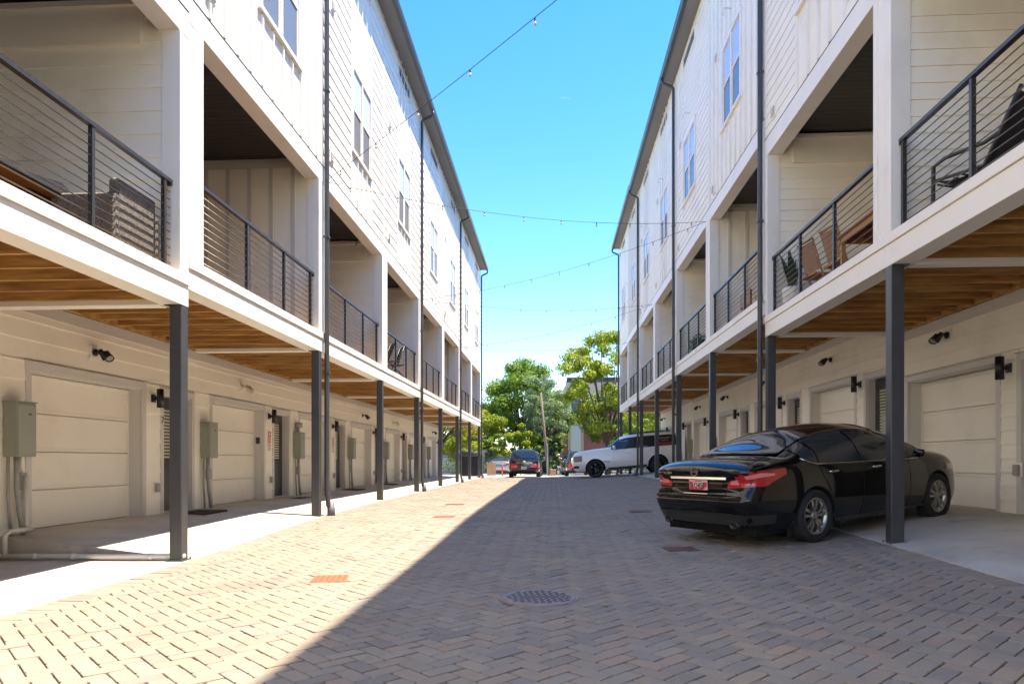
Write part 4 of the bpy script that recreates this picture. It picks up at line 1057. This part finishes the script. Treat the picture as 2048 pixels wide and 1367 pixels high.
def tailkit(t, c, word, plate, rl):
    for s_ in (-1, 1):
        c.tail('tail_lamp', t, s_, [('y', rl), ('y', .80), ('x', c.xr + .03), ('x', c.xr + .15)], lambda u: .62, lambda u: .86, 'tail')
    def fn(u, v):
        q = 2 * v - 1; x = -.965 + .28 * u; y, z = c.up(x, .01); y2 = c.side(x, c.zs(x) + .9 * (c.zt(x) - c.zs(x)) )
        return c.df(x, q * .74 * (1 - .12 * u), c.zs(x) + (c.zt(x) - c.zs(x)) * .93 * (1 - .03 * q * q))
    c.patch('rear_window', 'rearglass', t, fn, 8, 12, .035)
    p = c.df(c.xr, 0, .62); B_ = link('number_plate', None, t, (p.x - .012, 0, .60)); box('plate', B_, (-.003, -.155, -.075), (.003, .155, .075), 'signwhite'); box('plate_print', B_, (-.005, -.11, -.03), (-.0035, .11, .035), 'rustdark')
    if word: text('tailgate_lettering', t, word, .10, 'chrome', Matrix.Translation((c.df(c.xr, 0, .9).x - .01, 0, .90)) @ ROT @ Matrix.Diagonal((2.1, 1, 1, 1)))
    g = G().lathe([(.06, 0), (.06, .01), (.0001, .012)], 16, axis='x').xf(Matrix.Translation((c.df(c.xr, 0, 1.0).x - .0, 0, .985)) @ Matrix.Rotation(R(180), 4, 'Z') @ Matrix.Diagonal((1, 1.5, .8, 1))); g.ob('round_emblem', 'chrome', t)
    c.tail('bumper_trim', t, 1, [('y', 0), ('y', .7), ('x', c.xr + .03)], lambda u: .42, lambda u: .52, 'trim'); c.tail('bumper_trim', t, -1, [('y', 0), ('y', .7), ('x', c.xr + .03)], lambda u: .42, lambda u: .52, 'trim')
tailkit(kia, kc, 'TELLURIDE', 'BKT 42', .40)
place(kia, -1.72, 43.6, zg(-1.7, 44), R(90) + R(-1), 0)
aud, ac = suv(KIA, 'parked_suv', 'grey SUV parked beside the dark blue SUV, behind the white SUV nose', 'paint_grey', 'alloy', .36, 2.8, gl)
tailkit(aud, ac, '', 'Q7', .30)
place(aud, 1.75, 47.0, zg(1.7, 47), R(90) + R(4), 0)
aud.scale = (.95, .95, .97)

# ------------------------------------------------------------ balcony furniture
M['wicker'] = mat('grey_wicker', (.24, .21, .185), .75, var=.95, vscale=55, col2=(.035, .03, .028), bump=.8, bscale=90, stretch=(1, 1, 2.2), detail=1)
M['cushion'] = mat('beige_cushion', (.50, .43, .37), .9, bump=.2)
M['greyshell'] = mat('grey_plastic_shell', (.22, .22, .215), .5)
M['tabledark'] = mat('dark_table_top', (.05, .05, .052), .4)
M['tableunder'] = mat('table_underside_wood', (.20, .11, .04), .7, var=.6, vscale=6)
M['mesh'] = mat('dark_mesh_seat', (.035, .033, .03), .6, bump=.5, bscale=150)
M['teak'] = mat('orange_teak', (.46, .22, .055), .5, var=.4, vscale=8, stretch=(1, 6, 1))
M['teakred'] = mat('red_brown_teak', (.27, .085, .03), .4, var=.4, vscale=6)
M['cane'] = mat('woven_cane', (.36, .22, .14), .8, var=.6, vscale=60, col2=(.20, .11, .06), bump=.5, bscale=120, detail=1)
M['pot'] = mat('white_pot', (.72, .70, .67), .35)
M['snake'] = mat('dark_green_leaf', (.018, .030, .017), .35, var=.6, vscale=16, col2=(.06, .09, .035))
M['yellow'] = mat('yellow_cushion', (.72, .58, .02), .8)
M['bush'] = mat('green_leaf', (.03, .08, .02), .6, island=[(.02, .05, .012), (.05, .12, .025), (.08, .15, .03)])
DL1, DL = 3.10 + .37, 3.32 + .37; DR, DR3 = 3.547 + .37, 3.97 + .37
t = thing('dining_table', 'long dark table with brown underside on the sunlit balcony', 'table', (-5.65, 5.9, DL1))
box('table_top', t, (-.45, -1.5, .60), (.45, 1.5, .635), 'tabledark', .004); box('underside', t, (-.42, -1.46, .575), (.42, 1.46, .598), 'tableunder')
box('drawer_box', t, (-.25, 1.0, .42), (.3, 1.4, .574), 'tabledark', .01)
for a in (-.4, .4):
    for b in (-1.42, 1.42): box('leg', t, (a - .025, b - .025, 0), (a + .025, b + .025, .574), 'tabledark')
t = thing('wicker_armchair', 'grey wicker armchair with beige cushion behind the balcony cables', 'chair', (-5.0, 7.55, DL1), R(-90))
box('seat', t, (-.33, -.33, .10), (.33, .33, .34), 'wicker', .03); box('seat_cushion', t, (-.29, -.3, .342), (.29, .26, .46), 'cushion', .03)
box('backrest', t, (-.36, .27, .10), (.36, .39, .80), 'wicker', .03); box('armrest', t, (-.42, -.33, .05), (-.331, .39, .62), 'wicker', .025); box('armrest', t, (.331, -.33, .05), (.42, .39, .62), 'wicker', .025)
for a in (-.38, .38):
    for b in (-.28, .34): box('leg', t, (a - .03, b - .03, 0), (a + .03, b + .03, .06), 'black')
t = thing('shell_chair', 'grey plastic scoop chair behind the wicker armchair', 'chair', (-5.75, 7.72, DL1), R(-90))
def shell(u, v):
    a = (u - .5) * 2; w = .34 + .10 * v; h = .42 + .50 * v ** 1.6; d = .28 * v ** .6 - .16 * a * a * v - .02
    return (a * w, -.22 + d + .06, h - .10 * (1 - v) * (1 - a * a) + .05 * (1 - abs(a)) * v)
g = G().grid(shell, 12, 10); k = len(g.v); g.grid(lambda u, v: tuple(Vector(shell(u, v)) + Vector((0, .012, -.004))), 12, 10); g.ob('shell', 'greyshell', t, True)
for a in (-.2, .2):
    for b in (-.2, .16): G().tube([(a * .6, b * .5, .40), (a * 1.2, b * 1.3, 0)], .014, 6).ob('leg', 'black', t, True)
t = thing('lounge_chair', 'dark metal mesh lounge chair on the shaded balcony', 'chair', (4.62, 7.75, DR), R(200))
g = G().grid(lambda u, v: ((u - .5) * .62, -.35 + .62 * v, .36 + .05 * (1 - v) - .06 * math.sin(math.pi * v) - .03 * math.sin(math.pi * u)), 8, 10); g.ob('seat', 'mesh', t, True)
g = G().grid(lambda u, v: ((u - .5) * .62 * (1 - .1 * v), .25 + .34 * v, .36 + .58 * v - .05 * math.sin(math.pi * u)), 8, 10); g.ob('backrest', 'mesh', t, True)
for a in (-.33, .33):
    G().tube([(a, -.36, .0), (a, -.35, .56), (a, -.2, .60), (a, .25, .57), (a, .40, .60)], .022, 8).ob('armrest', 'tabledark', t, True)
    G().tube([(a, -.36, .40), (a, .25, .34), (a * .94, .62, .98)], .02, 8).ob('side_rail', 'tabledark', t, True); G().tube([(a, .1, .35), (a, .42, .0)], .02, 8).ob('leg', 'tabledark', t, True)
for i in range(6): G().tube([(-.33, -.3 + i * .1, .345), (.33, -.3 + i * .1, .345)], .010, 6).ob('seat_slat', 'tabledark', t, True)
g = G(); t = thing('potted_snake_plant', 'dark snake plant in a white pot behind shaded balcony cables', 'plant', (4.28, 12.78, DR))
G().lathe([(.12, 0), (.155, .02), (.175, .38), (.17, .41), (.155, .40), (.14, .34), (.0001, .33)], 24).ob('pot', 'pot', t, True)
for i in range(15):
    a = rnd.uniform(0, 6.28); ln = rnd.uniform(.5, .82); sp = rnd.uniform(.08, .42); w = rnd.uniform(.03, .048); tw = rnd.uniform(-.6, .6); g = G()
    def lf(u, v):
        q = v; ww = w * (1.0 if q < .55 else max(.04, 1 - (q - .55) / .45) ** .8) * (.6 + .8 * min(1, q * 2)); r_ = .05 + sp * q * q * ln
        c = (u - .5) * 2; an = a + tw * q
        return (r_ * math.cos(a) - math.sin(an) * ww * c, r_ * math.sin(a) + math.cos(an) * ww * c + 0, .33 + ln * q * (1 - .25 * sp) + .008 * c * c)
    g.grid(lf, 2, 8); g.ob('leaf', 'snake', t, True)
def folding(x, y, rz, lab):
    t = thing('folding_chair', lab, 'chair', (x, y, DR), rz, 'wood chairs with woven backs')
    for a in (-.22, .22): G().tube([(a, -.22, .0), (a, .02, .44), (a, .20, 1.0)], .018, 6).ob('back_leg', 'teak', t, True); G().tube([(a, .28, 0), (a, -.22, .44)], .018, 6).ob('leg', 'teak', t, True)
    box('seat', t, (-.22, -.24, .42), (.22, .16, .455), 'teak', .006)
    g = G(); g.v += [(-.205, .055, .52), (.205, .055, .52), (.205, .195, .96), (-.205, .195, .96), (-.205, .07, .515), (.205, .07, .515), (.205, .21, .955), (-.205, .21, .955)]
    g.f += [(0, 1, 2, 3), (7, 6, 5, 4), (0, 4, 5, 1), (2, 6, 7, 3), (1, 5, 6, 2), (0, 3, 7, 4)]; g.ob('backrest', 'cane', t)
    G().tube([(-.24, .205, 1.0), (.24, .205, 1.0)], .018, 6).ob('top_rail', 'teak', t, True)
folding(4.45, 12.10, R(100), 'wood chair with woven back beside the snake plant'); folding(4.55, 11.38, R(100), 'wood chair with woven back between plant chair and teak table')
t = thing('patio_table', 'red brown slatted wood table on the shaded balcony', 'table', (4.75, 10.3, DR))
for i in range(6): box('slat', t, (-.42 + i * .14, -.75, .70), (-.42 + i * .14 + .128, .75, .73), 'teakred', .004)
for b in (-.62, .62): box('apron', t, (-.4, b - .02, .62), (.4, b + .02, .698), 'teak')
for a in (-.36, .36):
    box('apron', t, (a - .02, -.598, .62), (a + .02, .598, .697), 'teak')
    for b in (-.62, .62): box('leg', t, (a - .03, b - .03 - .05 * (b > 0), 0), (a + .03, b + .03 - .05 * (b > 0), .62), 'teak')
t = thing('patio_chair', 'low wood patio chair with bright yellow cushion', 'chair', (4.55, 15.7, DR3), R(95))
box('seat', t, (-.3, -.3, .25), (.3, .3, .29), 'teakred'); box('cushion', t, (-.27, -.12, .292), (.27, .02, .62), 'yellow', .05); box('backrest', t, (-.3, .28, .292), (.3, .32, .60), 'teakred')
for a in (-.28, .28):
    for b in (-.28, .28): box('leg', t, (a - .025, b - .025, 0), (a + .025, b + .025, .248), 'teakred')
def leafball(g, c, r, n, sz, rn, flat=1.0):
    for _ in range(n):
        d = Vector((rn.gauss(0, 1), rn.gauss(0, 1), rn.gauss(0, 1))).normalized() * (rn.random() ** .45)
        p = Vector(c) + Vector((d.x * r[0], d.y * r[1], d.z * r[2])); s_ = sz * rn.uniform(.6, 1.3)
        nrm = (d + Vector((rn.gauss(0, .6), rn.gauss(0, .6), rn.gauss(.35, .6)))).normalized()
        a = nrm.cross(Vector((rn.gauss(0, 1), rn.gauss(0, 1), rn.gauss(0, 1)))).normalized(); b = nrm.cross(a)
        k = len(g.v); g.v += [tuple(p - a * s_), tuple(p + b * s_ * .55), tuple(p + a * s_), tuple(p - b * s_ * .55)]; g.f.append((k, k + 1, k + 2, k + 3))
def potplant(name, lab, x, y, z, ph, pr, r, n, sz, pot='pot'):
    t = thing(name, lab, 'plant', (x, y, z))
    G().lathe([(pr * .7, 0), (pr, ph), (pr * .85, ph), (.001, ph - .03)], 18).ob('pot', pot, t, True)
    G().tube([(0, 0, ph - .03), (.01, 0, ph + r[2])], .018, 6).ob('stem', 'teakred', t)
    g = G(); leafball(g, (0, 0, ph + r[2] * .95), r, n, sz, rnd); g.ob('foliage', 'bush', t)
potplant('potted_bush', 'round dark green bush on the shaded balcony', 4.5, 21.9, DR3, .12, .2, (.30, .30, .36), 900, .04, 'tabledark')
potplant('potted_palm', 'feathery bright green plant in pale pot on the sunlit balcony', -4.75, 33.2, DL, .42, .2, (.32, .32, .55), 900, .06)
for i, (x, y) in enumerate(((-4.85, 20.15), (-4.75, 20.95))):
    t = thing('slat_chair', ('black slatted chair nearer the double downpipe on the sunlit balcony', 'black slatted chair leaning beside its twin on sunlit balcony')[i], 'chair', (x, y, DL), R(-60))
    for a in (-.22, .22): G().tube([(a, -.24, 0), (a, .0, .42), (a, .22, 1.0)], .02, 6).ob('back_leg', 'black', t, True); G().tube([(a, .26, 0), (a, -.2, .44)], .02, 6).ob('leg', 'black', t, True)
    for j in range(5): box('back_slat', t, (-.21, .05 + j * .04, .50 + j * .10), (.21, .07 + j * .04, .575 + j * .10), 'black')
    for j in range(5): box('seat_slat', t, (-.21, -.22 + j * .09, .42), (.21, -.15 + j * .09, .44), 'black')

# ------------------------------------------------------------ string lights zig-zagging across the alley
M['wire'] = mat('black_cord', (.012, .012, .013), .6)
M['bulb'] = mat('bulb_glass', (.55, .54, .50), .08, spec=.8)
def lpt(n): return Vector((-XL + .06, YL0 + (n - 1) * SL + .02, 6.58 if n > 1 else 6.36))
def rpt(n): return Vector((XR - .06, YR0 + (n - 1) * SR + .02, (6.89 if n <= 2 else (7.31 if n <= 6 else 7.41)) + .02))
def socket_mesh():
    g = G().lathe([(.008, .0), (.017, -.004), (.019, -.055), (.015, -.06)], 10); return meshdata(g.v, g.f, 'black', True)
def bulb_mesh():
    g = G().lathe([(.013, -.058), (.030, -.095), (.032, -.115), (.022, -.140), (.0005, -.15)], 10); return meshdata(g.v, g.f, 'bulb', True)
SM, BMs = socket_mesh(), bulb_mesh()
def strand(p, q, sag, n, lab, seg=28):
    t = thing('string_lights', lab, 'string lights', tuple(p), 0, 'festoon strings across the alley')
    f = lambda a: (q - p) * a + Vector((0, 0, -4 * sag * a * (1 - a)))
    g = G().tube([f(i / seg) for i in range(seg + 1)], .0048, 6); g.ob('cord', 'wire', t, True)
    for i in range(n):
        a = (i + .5) / n; s_ = link('socket', SM, t, f(a) - Vector((0, 0, .002))); s_.scale = (.66, .66, .66); link('bulb', BMs, s_)
strand(lpt(2), rpt(0), .10, 9, 'festoon string rising overhead from the sunlit downpipe to shaded row')
strand(lpt(2), rpt(3), .32, 10, 'festoon string from first sunlit downpipe to the shaded post past the sedan')
strand(rpt(3), lpt(4), .30, 10, 'festoon string from shaded post past the sedan to second sunlit downpipe')
strand(lpt(4), rpt(5), .30, 9, 'festoon string from second sunlit downpipe to shaded post before the white SUV')
strand(rpt(5), lpt(6), .28, 9, 'festoon string from shaded post before the white SUV to third sunlit downpipe')
strand(lpt(6), rpt(7), .28, 8, 'festoon string from third sunlit downpipe over the white SUV nose')
strand(rpt(7), lpt(8), .28, 8, 'festoon string nearest the iron fence')
for U, x, y, z, lab in ((LU[3], -4.9, 17.3, 6.75, 'bare bulb hanging under the sunlit balcony ceiling'), (RU[5], 4.6, 26.3, 7.62, 'bare bulb hanging under the shaded balcony ceiling')):
    t = thing('hanging_bulb', lab, 'bulb', (x, y, z)); G().tube([(-.35, 0, .22), (-.15, 0, .06), (0, 0, .0), (.15, 0, .07), (.4, 0, .22)], .006, 6).ob('cord', 'wire', t, True); s_ = link('socket', SM, t); link('bulb', BMs, s_)
# exhaust vents on the upper walls
for U, S, n_ in [(LU[k], SL, k) for k in (2, 3, 4, 5, 6)] + [(RU[k], SR, k) for k in (2, 3, 4, 5, 6)]:
    s = U.s; hb = U.zb + 3.4
    for (u, zz) in ((.55 if s < 0 else S - .55, hb + .55),) + (((.62 if s < 0 else S - .9), hb + 3.6),):
        t = thing('wall_vent', f'small white exhaust vent {"low" if zz < hb + 1 else "high"} on upper wall, {U.row} row, {U.nth} house from fence', 'vent', (s * U.X0, U.y0 + u, zz), 0, 'white exhaust vents on the upper walls')
        box('plate', t, (min(-s * .02, s * .02), -.11, -.12), (max(-s * .02, s * .02), .11, .12), 'white', .004)
        for i in range(3): box('louvre', t, (min(-s * .02, -s * .045), -.08, -.075 + i * .06), (max(-s * .02, -s * .045), .08, -.045 + i * .06), 'grey_trim')
    t = thing('gooseneck_vent', f'thin white hooked pipe above upper window, {U.row} row, {U.nth} house from fence', 'vent', (s * U.X0, U.y0 + (2.9 if s < 0 else 2.5), hb + 3.95), 0, 'hooked pipes above the upper windows')
    G().tube([(0, 0, 0), (-s * .16, 0, 0), (-s * .18, 0, -.02), (-s * .18, 0, -.16)], .016, 8).ob('pipe', 'white', t, True)

# ------------------------------------------------------------ background: fence, bins, pole, buildings, trees
M['ironblack'] = mat('black_iron_fence', (.018, .018, .019), .5)
t = thing('iron_fence', 'black iron picket fence behind the parked SUVs', 'fence', (0, 52.2, .13))
for x in [i * 2.4 for i in range(-7, 8)]: box('fence_post', t, (x - .035, -.035, 0), (x + .035, .035, 1.78), 'ironblack')
for z in (.2, 1.35, 1.6): box('fence_rail', t, (-17, -.02, z), (17, .02, z + .035), 'ironblack')
g = G()
for i in range(-140, 141): g.box((i * .12 - .009, -.009, .08), (i * .12 + .009, .009, 1.72))
g.ob('pickets', 'ironblack', t, kind='stuff')
M['dumpster'] = mat('dark_metal_enclosure', (.03, .03, .032), .55, var=.3, vscale=3)
t = thing('dumpster', 'tall dark metal waste container beyond the sunlit row end', 'container', (-5.15, 45.6, .17))
box('body', t, (-.75, -.6, .05), (.55, .6, 1.35), 'dumpster', .02); 
g = G(); g.v += [(-.78, -.64, 1.352), (.58, -.64, 1.352), (.58, .62, 1.352), (-.78, .62, 1.352), (-.78, -.6, 1.72), (.58, -.6, 1.45), (.58, .62, 1.45), (-.78, .62, 1.72)]; g.f += [(0, 3, 2, 1), (4, 5, 6, 7), (0, 1, 5, 4), (1, 2, 6, 5), (2, 3, 7, 6), (3, 0, 4, 7)]; g.ob('lid', 'dumpster', t)
for x in (-.6, -.2, .2, .45): box('rib', t, (x, -.63, .1), (x + .05, -.601, 1.3), 'dumpster')
M['tanwood'] = mat('tan_board', (.42, .24, .13), .8, var=.4, vscale=3)
t = thing('wood_screen', 'tan vertical board screen below the iron fence', 'screen', (-4.45, 50.9, .13))
for i in range(6): box('board', t, (-.32 + i * .11, -.02, 0), (-.225 + i * .11, .02, .95), 'tanwood')
t = thing('bollard', 'thin red guard post beside the dark blue SUV', 'bollard', (-3.55, 49.5, .13)); G().lathe([(.05, 0), (.05, .82), (.03, .86), (.0001, .87)], 14).ob('tube', 'red', t, True); box('base_plate', t, (-.09, -.09, 0), (.09, .09, .015), 'iron')
t = thing('concrete_block', 'tan concrete block at the foot of the leaning pole', 'block', (.05, 51.0, .13)); box('block', t, (-.2, -.2, 0), (.2, .2, .42), 'tanwood', .02); box('cap', t, (-.22, -.22, .421), (.22, .22, .46), 'concrete', .01)
M['polewood'] = mat('weathered_pole_wood', (.15, .125, .095), .85, var=.5, vscale=8, stretch=(6, 6, .5))
t = thing('utility_pole', 'leaning weathered wooden utility pole with bare top', 'pole', (-.28, 51.4, .1))
G().tube([(0, 0, -.1), (-.25, 0, 2.6), (-.58, 0, 6.1)], [.105, .095, .08], 12).ob('pole', 'polewood', t, True)
box('conduit_guard', t, (-.13, -.19, .0), (-.03, -.14, 2.4), 'conduit'); G().tube([(-.34, -.15, 3.3), (-.2, -.16, 3.36)], .03, 8).ob('pole_band', 'iron', t)
sil = thing('parked_car', 'silver car glimpsed behind the iron fence', 'car'); cc = Car(SED); cc.body('body', 'paint_silver', sil, ((0, .375), (2.775, .375)))
cc.patch('rear_window', 'rearglass', sil, rwin(cc), 14, 20, .014)
for s_ in (-1, 1):
    for wx in (0, 2.775): wheel(sil, (wx, s_ * .805, .33), .33, .215, 'alloy', s_, 5, True, .70)
    cc.tail('tail_lamp', sil, s_, [('y', .45), ('y', .66), ('x', -1.08), ('x', -.9)], lambda u: .75, lambda u: .88)
place(sil, -4.15, 56.2, .13, R(90))
M['farwhite'] = mat('far_white_wall', (.62, .55, .50), .7, var=.3, vscale=1)
t = thing('low_building', 'low pale building behind the iron fence and silver car', 'building', (-9.0, 66, .11))
box('wall', t, (-9, 0, 0), (4.2, 6, 2.5), 'farwhite'); box('roof', t, (-9.2, -.2, 2.501), (4.4, 6.2, 2.7), 'soffit')
for x in (-6, -3, 0.5, 2.6): box('window', t, (x, -.03, .9), (x + 1.1, -.002, 1.9), 'glass')
M['redbrick'] = mat('far_red_brick', (.33, .115, .075), .85, var=.5, vscale=6, col2=(.25, .085, .06), bump=.3, bscale=20, stretch=(1, 1, 3))
M['tanstone'] = mat('tan_stone_panel', (.52, .34, .17), .8); M['palepanel'] = mat('pale_panel', (.62, .57, .42), .7); M['slate'] = mat('grey_slate_roof', (.11, .105, .105), .8, var=.4, vscale=3)
t = thing('brick_building', 'red brick building with tan window bay and grey mansard roof', 'building', (1.1, 78, .11))
box('wall', t, (0, 0, 0), (22, 12, 8.3), 'redbrick'); box('corner_strip', t, (.0, -.12, 0), (.55, -.002, 8.3), 'redbrick')
for bx_ in (.6, 7.4, 13):
    b = link('window_bay', None, t, (bx_, 0, 0))
    box('bay_panel', b, (0, -.2, 0), (1.75, -.002, 8.3), 'tanstone'); box('pale_panel', b, (.3, -.24, .4), (1.42, -.201, 4.6), 'palepanel'); box('lintel', b, (.15, -.26, 4.6), (1.6, -.201, 4.95), 'palepanel')
    box('window', b, (.35, -.23, 6.1), (1.4, -.201, 7.9), 'glass'); box('window_frame', b, (.25, -.26, 6.0), (.36, -.202, 8.0), 'white'); box('window_frame', b, (1.39, -.26, 6.0), (1.5, -.202, 8.0), 'white'); box('window_sill', b, (.2, -.3, 5.85), (1.55, -.202, 6.0), 'palepanel')
g = G(); g.v += [(-.3, -.4, 8.301), (22.3, -.4, 8.301), (22.3, 12.4, 8.301), (-.3, 12.4, 8.301), (.7, .6, 10.2), (21.3, .6, 10.2), (21.3, 11.4, 10.2), (.7, 11.4, 10.2)]
g.f += [(0, 3, 2, 1), (4, 5, 6, 7), (0, 1, 5, 4), (1, 2, 6, 5), (2, 3, 7, 6), (3, 0, 4, 7)]; g.ob('mansard_roof', 'slate', t); box('cornice', t, (.5, .4, 10.201), (21.5, 11.6, 10.4), 'gutter')

M['bark'] = mat('tree_bark', (.10, .075, .055), .9, var=.5, vscale=6, bump=.6, bscale=15)
LEAF = {'yellowgreen': [(.13, .20, .008), (.28, .34, .015), (.17, .26, .012), (.38, .36, .02), (.09, .16, .010), (.30, .36, .025)],
        'green': [(.06, .13, .014), (.14, .24, .016), (.09, .17, .014), (.26, .33, .02), (.05, .10, .014)],
        'greygreen': [(.14, .20, .085), (.20, .28, .12), (.12, .18, .08), (.27, .34, .15)],
        'gold': [(.24, .22, .018), (.38, .31, .03), (.17, .21, .022), (.32, .22, .05)],
        'dark': [(.014, .04, .014), (.028, .065, .018)]}
for k_, v_ in LEAF.items():
    v_ = [tuple(min(.6, q * 1.2) for q in c_) for c_ in v_]; m_ = mat('leaves_' + k_, v_[0], .5, island=v_); M['leaf_' + k_] = m_
    nt = m_.node_tree; p = nt.nodes['Principled BSDF']; tr = nt.nodes.new('ShaderNodeBsdfTranslucent'); ad = nt.nodes.new('ShaderNodeMixShader'); ad.inputs[0].default_value = .45
    src = p.inputs['Base Color'].links[0].from_socket; nt.links.new(src, tr.inputs[0])
    nt.links.new(p.outputs[0], ad.inputs[1]); nt.links.new(tr.outputs[0], ad.inputs[2]); nt.links.new(ad.outputs[0], nt.nodes['Material Output'].inputs[0])
def tree(name, lab, x, y, h, cr, ch, leaf, n, sz, seed, lean=(0, 0), trunk=.22, clumps=46, z0=.1, fork=.32, spread=1.0, cat='tree', group='trees beyond the fence'):
    rn = random.Random(seed); t = thing(name, lab, cat, (x, y, z0), 0, group)
    top = Vector((lean[0], lean[1], h - ch * .5)); tg = G(); fk = Vector((lean[0] * .45, lean[1] * .45, h * fork))
    tg.tube([(0, 0, -.2), tuple(fk * .5 + Vector((.06, 0, 0))), tuple(fk)], [trunk, trunk * .8, trunk * .65], 10)
    cen = []
    for i in range(clumps):
        d = Vector((rn.gauss(0, 1), rn.gauss(0, 1), rn.gauss(0, 1))).normalized() * (rn.uniform(.35, 1.0) ** .6)
        cen.append(Vector((top.x + d.x * cr, top.y + d.y * cr, top.z + d.z * ch * .5)))
    g = G()
    for i, c in enumerate(cen):
        if i % 3 == 0:
            m_ = fk.lerp(c, .5) + Vector((rn.uniform(-.3, .3), rn.uniform(-.3, .3), rn.uniform(.0, .5)))
            tg.tube([tuple(fk - Vector((0, 0, .1))), tuple(m_), tuple(c)], [trunk * .42, trunk * .2, .02], 6)
        r_ = cr * rn.uniform(.17, .32) * spread
        leafball(g, c, (r_, r_, r_ * .72), int(1.6 * n / clumps), sz * .78, rn)
    tg.ob('trunk', 'bark', t, True); g.ob('crown', 'leaf_' + leaf, t)
tree('maple_tree', 'tall loose yellow-green tree leaning over beside the shaded row', 4.3, 55, 11.6, 4.0, 8.2, 'yellowgreen', 13000, .15, 3, (-.1, 0), .26, 60, fork=.22, spread=.75)
tree('maple_tree', 'big rounded green tree behind the dark blue SUV', -3.3, 68, 10.6, 4.6, 8.6, 'green', 20000, .17, 5, (.6, 0), .3, 70)
tree('willow_tree', 'wispy grey-green tree behind the leaning utility pole', -.7, 62, 9.4, 2.3, 7.6, 'greygreen', 15000, .085, 8, (.2, 0), .2, 46)
tree('shade_tree', 'low yellow-green tree left of the dark blue SUV', -6.6, 62, 6.0, 2.4, 4.2, 'yellowgreen', 8000, .13, 11, (0, 0), .16, 30)
tree('shade_tree', 'yellow-green tree glimpsed between the sunlit row posts', -9.3, 56, 7.0, 3.2, 5.6, 'gold', 8000, .13, 13, (0, 0), .2, 44)
tree('shade_tree', 'bushy green tree behind the dark waste container', -6.9, 54.5, 2.9, 1.5, 2.6, 'yellowgreen', 4000, .10, 17, (0, 0), .09, 26)
tree('shade_tree', 'leafy green tree showing under the shaded row deck', 8.2, 52, 8.4, 3.0, 6.8, 'yellowgreen', 9000, .14, 19, (0, 0), .22, 46)
tree('shade_tree', 'dense green tree filling the gap beside the brick building', 6.2, 66, 9.2, 3.4, 7.5, 'green', 8000, .16, 23, (0, 0), .24, 46)
tree('shade_tree', 'deep green tree far behind the low pale building', -10.5, 76, 7.2, 3.6, 6.2, 'green', 8000, .19, 29, (0, 0), .24, 46)
tree('shade_tree', 'green tree between the big rounded tree and brick building', -.9, 73, 8.2, 2.2, 7.0, 'green', 8000, .16, 31, (0, 0), .24, 40)
tree('cypress_tree', 'slim dark evergreen right of the leaning utility pole', .25, 55, 3.5, .55, 3.3, 'dark', 3500, .07, 37, (0, 0), .08, 24)
tree('cypress_tree', 'low dark evergreen hedge bush left of the leaning utility pole', -.85, 55.5, 2.2, .7, 2.0, 'dark', 2500, .07, 41, (0, 0), .08, 20)
g = G(); rn = random.Random(5)
for i in range(70): leafball(g, (-16 + i * .5, 58.5 + rn.uniform(-1, 1), .7), (.6, .6, .6 + rn.random() * .4), 90, .09, rn)
g.ob('hedge', 'leaf_green', None, label='low green hedge running along behind the iron fence', cat='hedge')
for i, (x, y, h, w, lf) in enumerate(((-3.0, 60, 4.2, 1.7, 'yellowgreen'), (-.2, 59.5, 3.6, 1.3, 'green'), (-5.0, 59.5, 3.4, 1.3, 'green'), (11.5, 60, 3.0, 1.5, 'yellowgreen'), (6.3, 58, 5.0, 2.0, 'yellowgreen'), (9.6, 57, 5.5, 2.0, 'green'))):
    tree('leafy_bush', f'leafy {["yellow-green", "deep green", "green", "low bright", "tall bright", "tall green"][i]} bush behind the iron fence, ' + ['behind the dark blue SUV', 'behind the pole', 'behind the silver car', 'far along behind the shaded row', 'under the maple tree', 'seen under the shaded deck'][i], x, y, h, w, h * .92, lf, 5000, .11, 60 + i, (0, 0), .07, 28, fork=.15, cat='bush', group='bushes behind the fence')
g = G(); rn = random.Random(9)
for i in range(230):
    x = -75 + i * .65; leafball(g, (x, 104 + rn.uniform(-3, 3), 1.6 + 1.2 * math.sin(x * .13) + rn.uniform(0, 1)), (2.2, 2, 2.6), 130, .26, rn)
g.ob('far_woods', 'leaf_green', None, kind='stuff', label='distant low belt of green woods behind the buildings', cat='woods')
# fallen leaves
M['dryleaf'] = mat('yellow_green_leaf', (.30, .33, .10), .6); M['tanleaf'] = mat('tan_leaf', (.42, .33, .16), .7)
for x, y, m_, lab in ((1.25, 6.15, 'dryleaf', 'yellow-green fallen leaf lying right of the manhole cover'), (2.1, 8.2, 'tanleaf', 'small tan leaf on the paving behind the sedan wheel'), (.42, 5.6, 'dryleaf', 'tiny green leaf scrap touching the manhole rim'), (3.0, 7.0, 'tanleaf', 'dry twig leaf standing in the paving near the shaded kerb'), (.15, 7.9, 'tanleaf', 'pale leaf scrap on the shaded bricks')):
    t = thing('fallen_leaf', lab, 'leaf', (x, y, zg(x, y) + .012), rnd.uniform(0, 6))
    t.scale = (.7, .7, .7); G().quad((-.06, 0, 0), (-.02, .035, .012), (.03, .03, .0), (.065, 0, .01), (.02, -.035, .014), (-.03, -.03, 0)).ob('blade', m_, t); G().tube([(.06, 0, .008), (.11, .01, .0)], .002, 4).ob('stalk', m_, t)
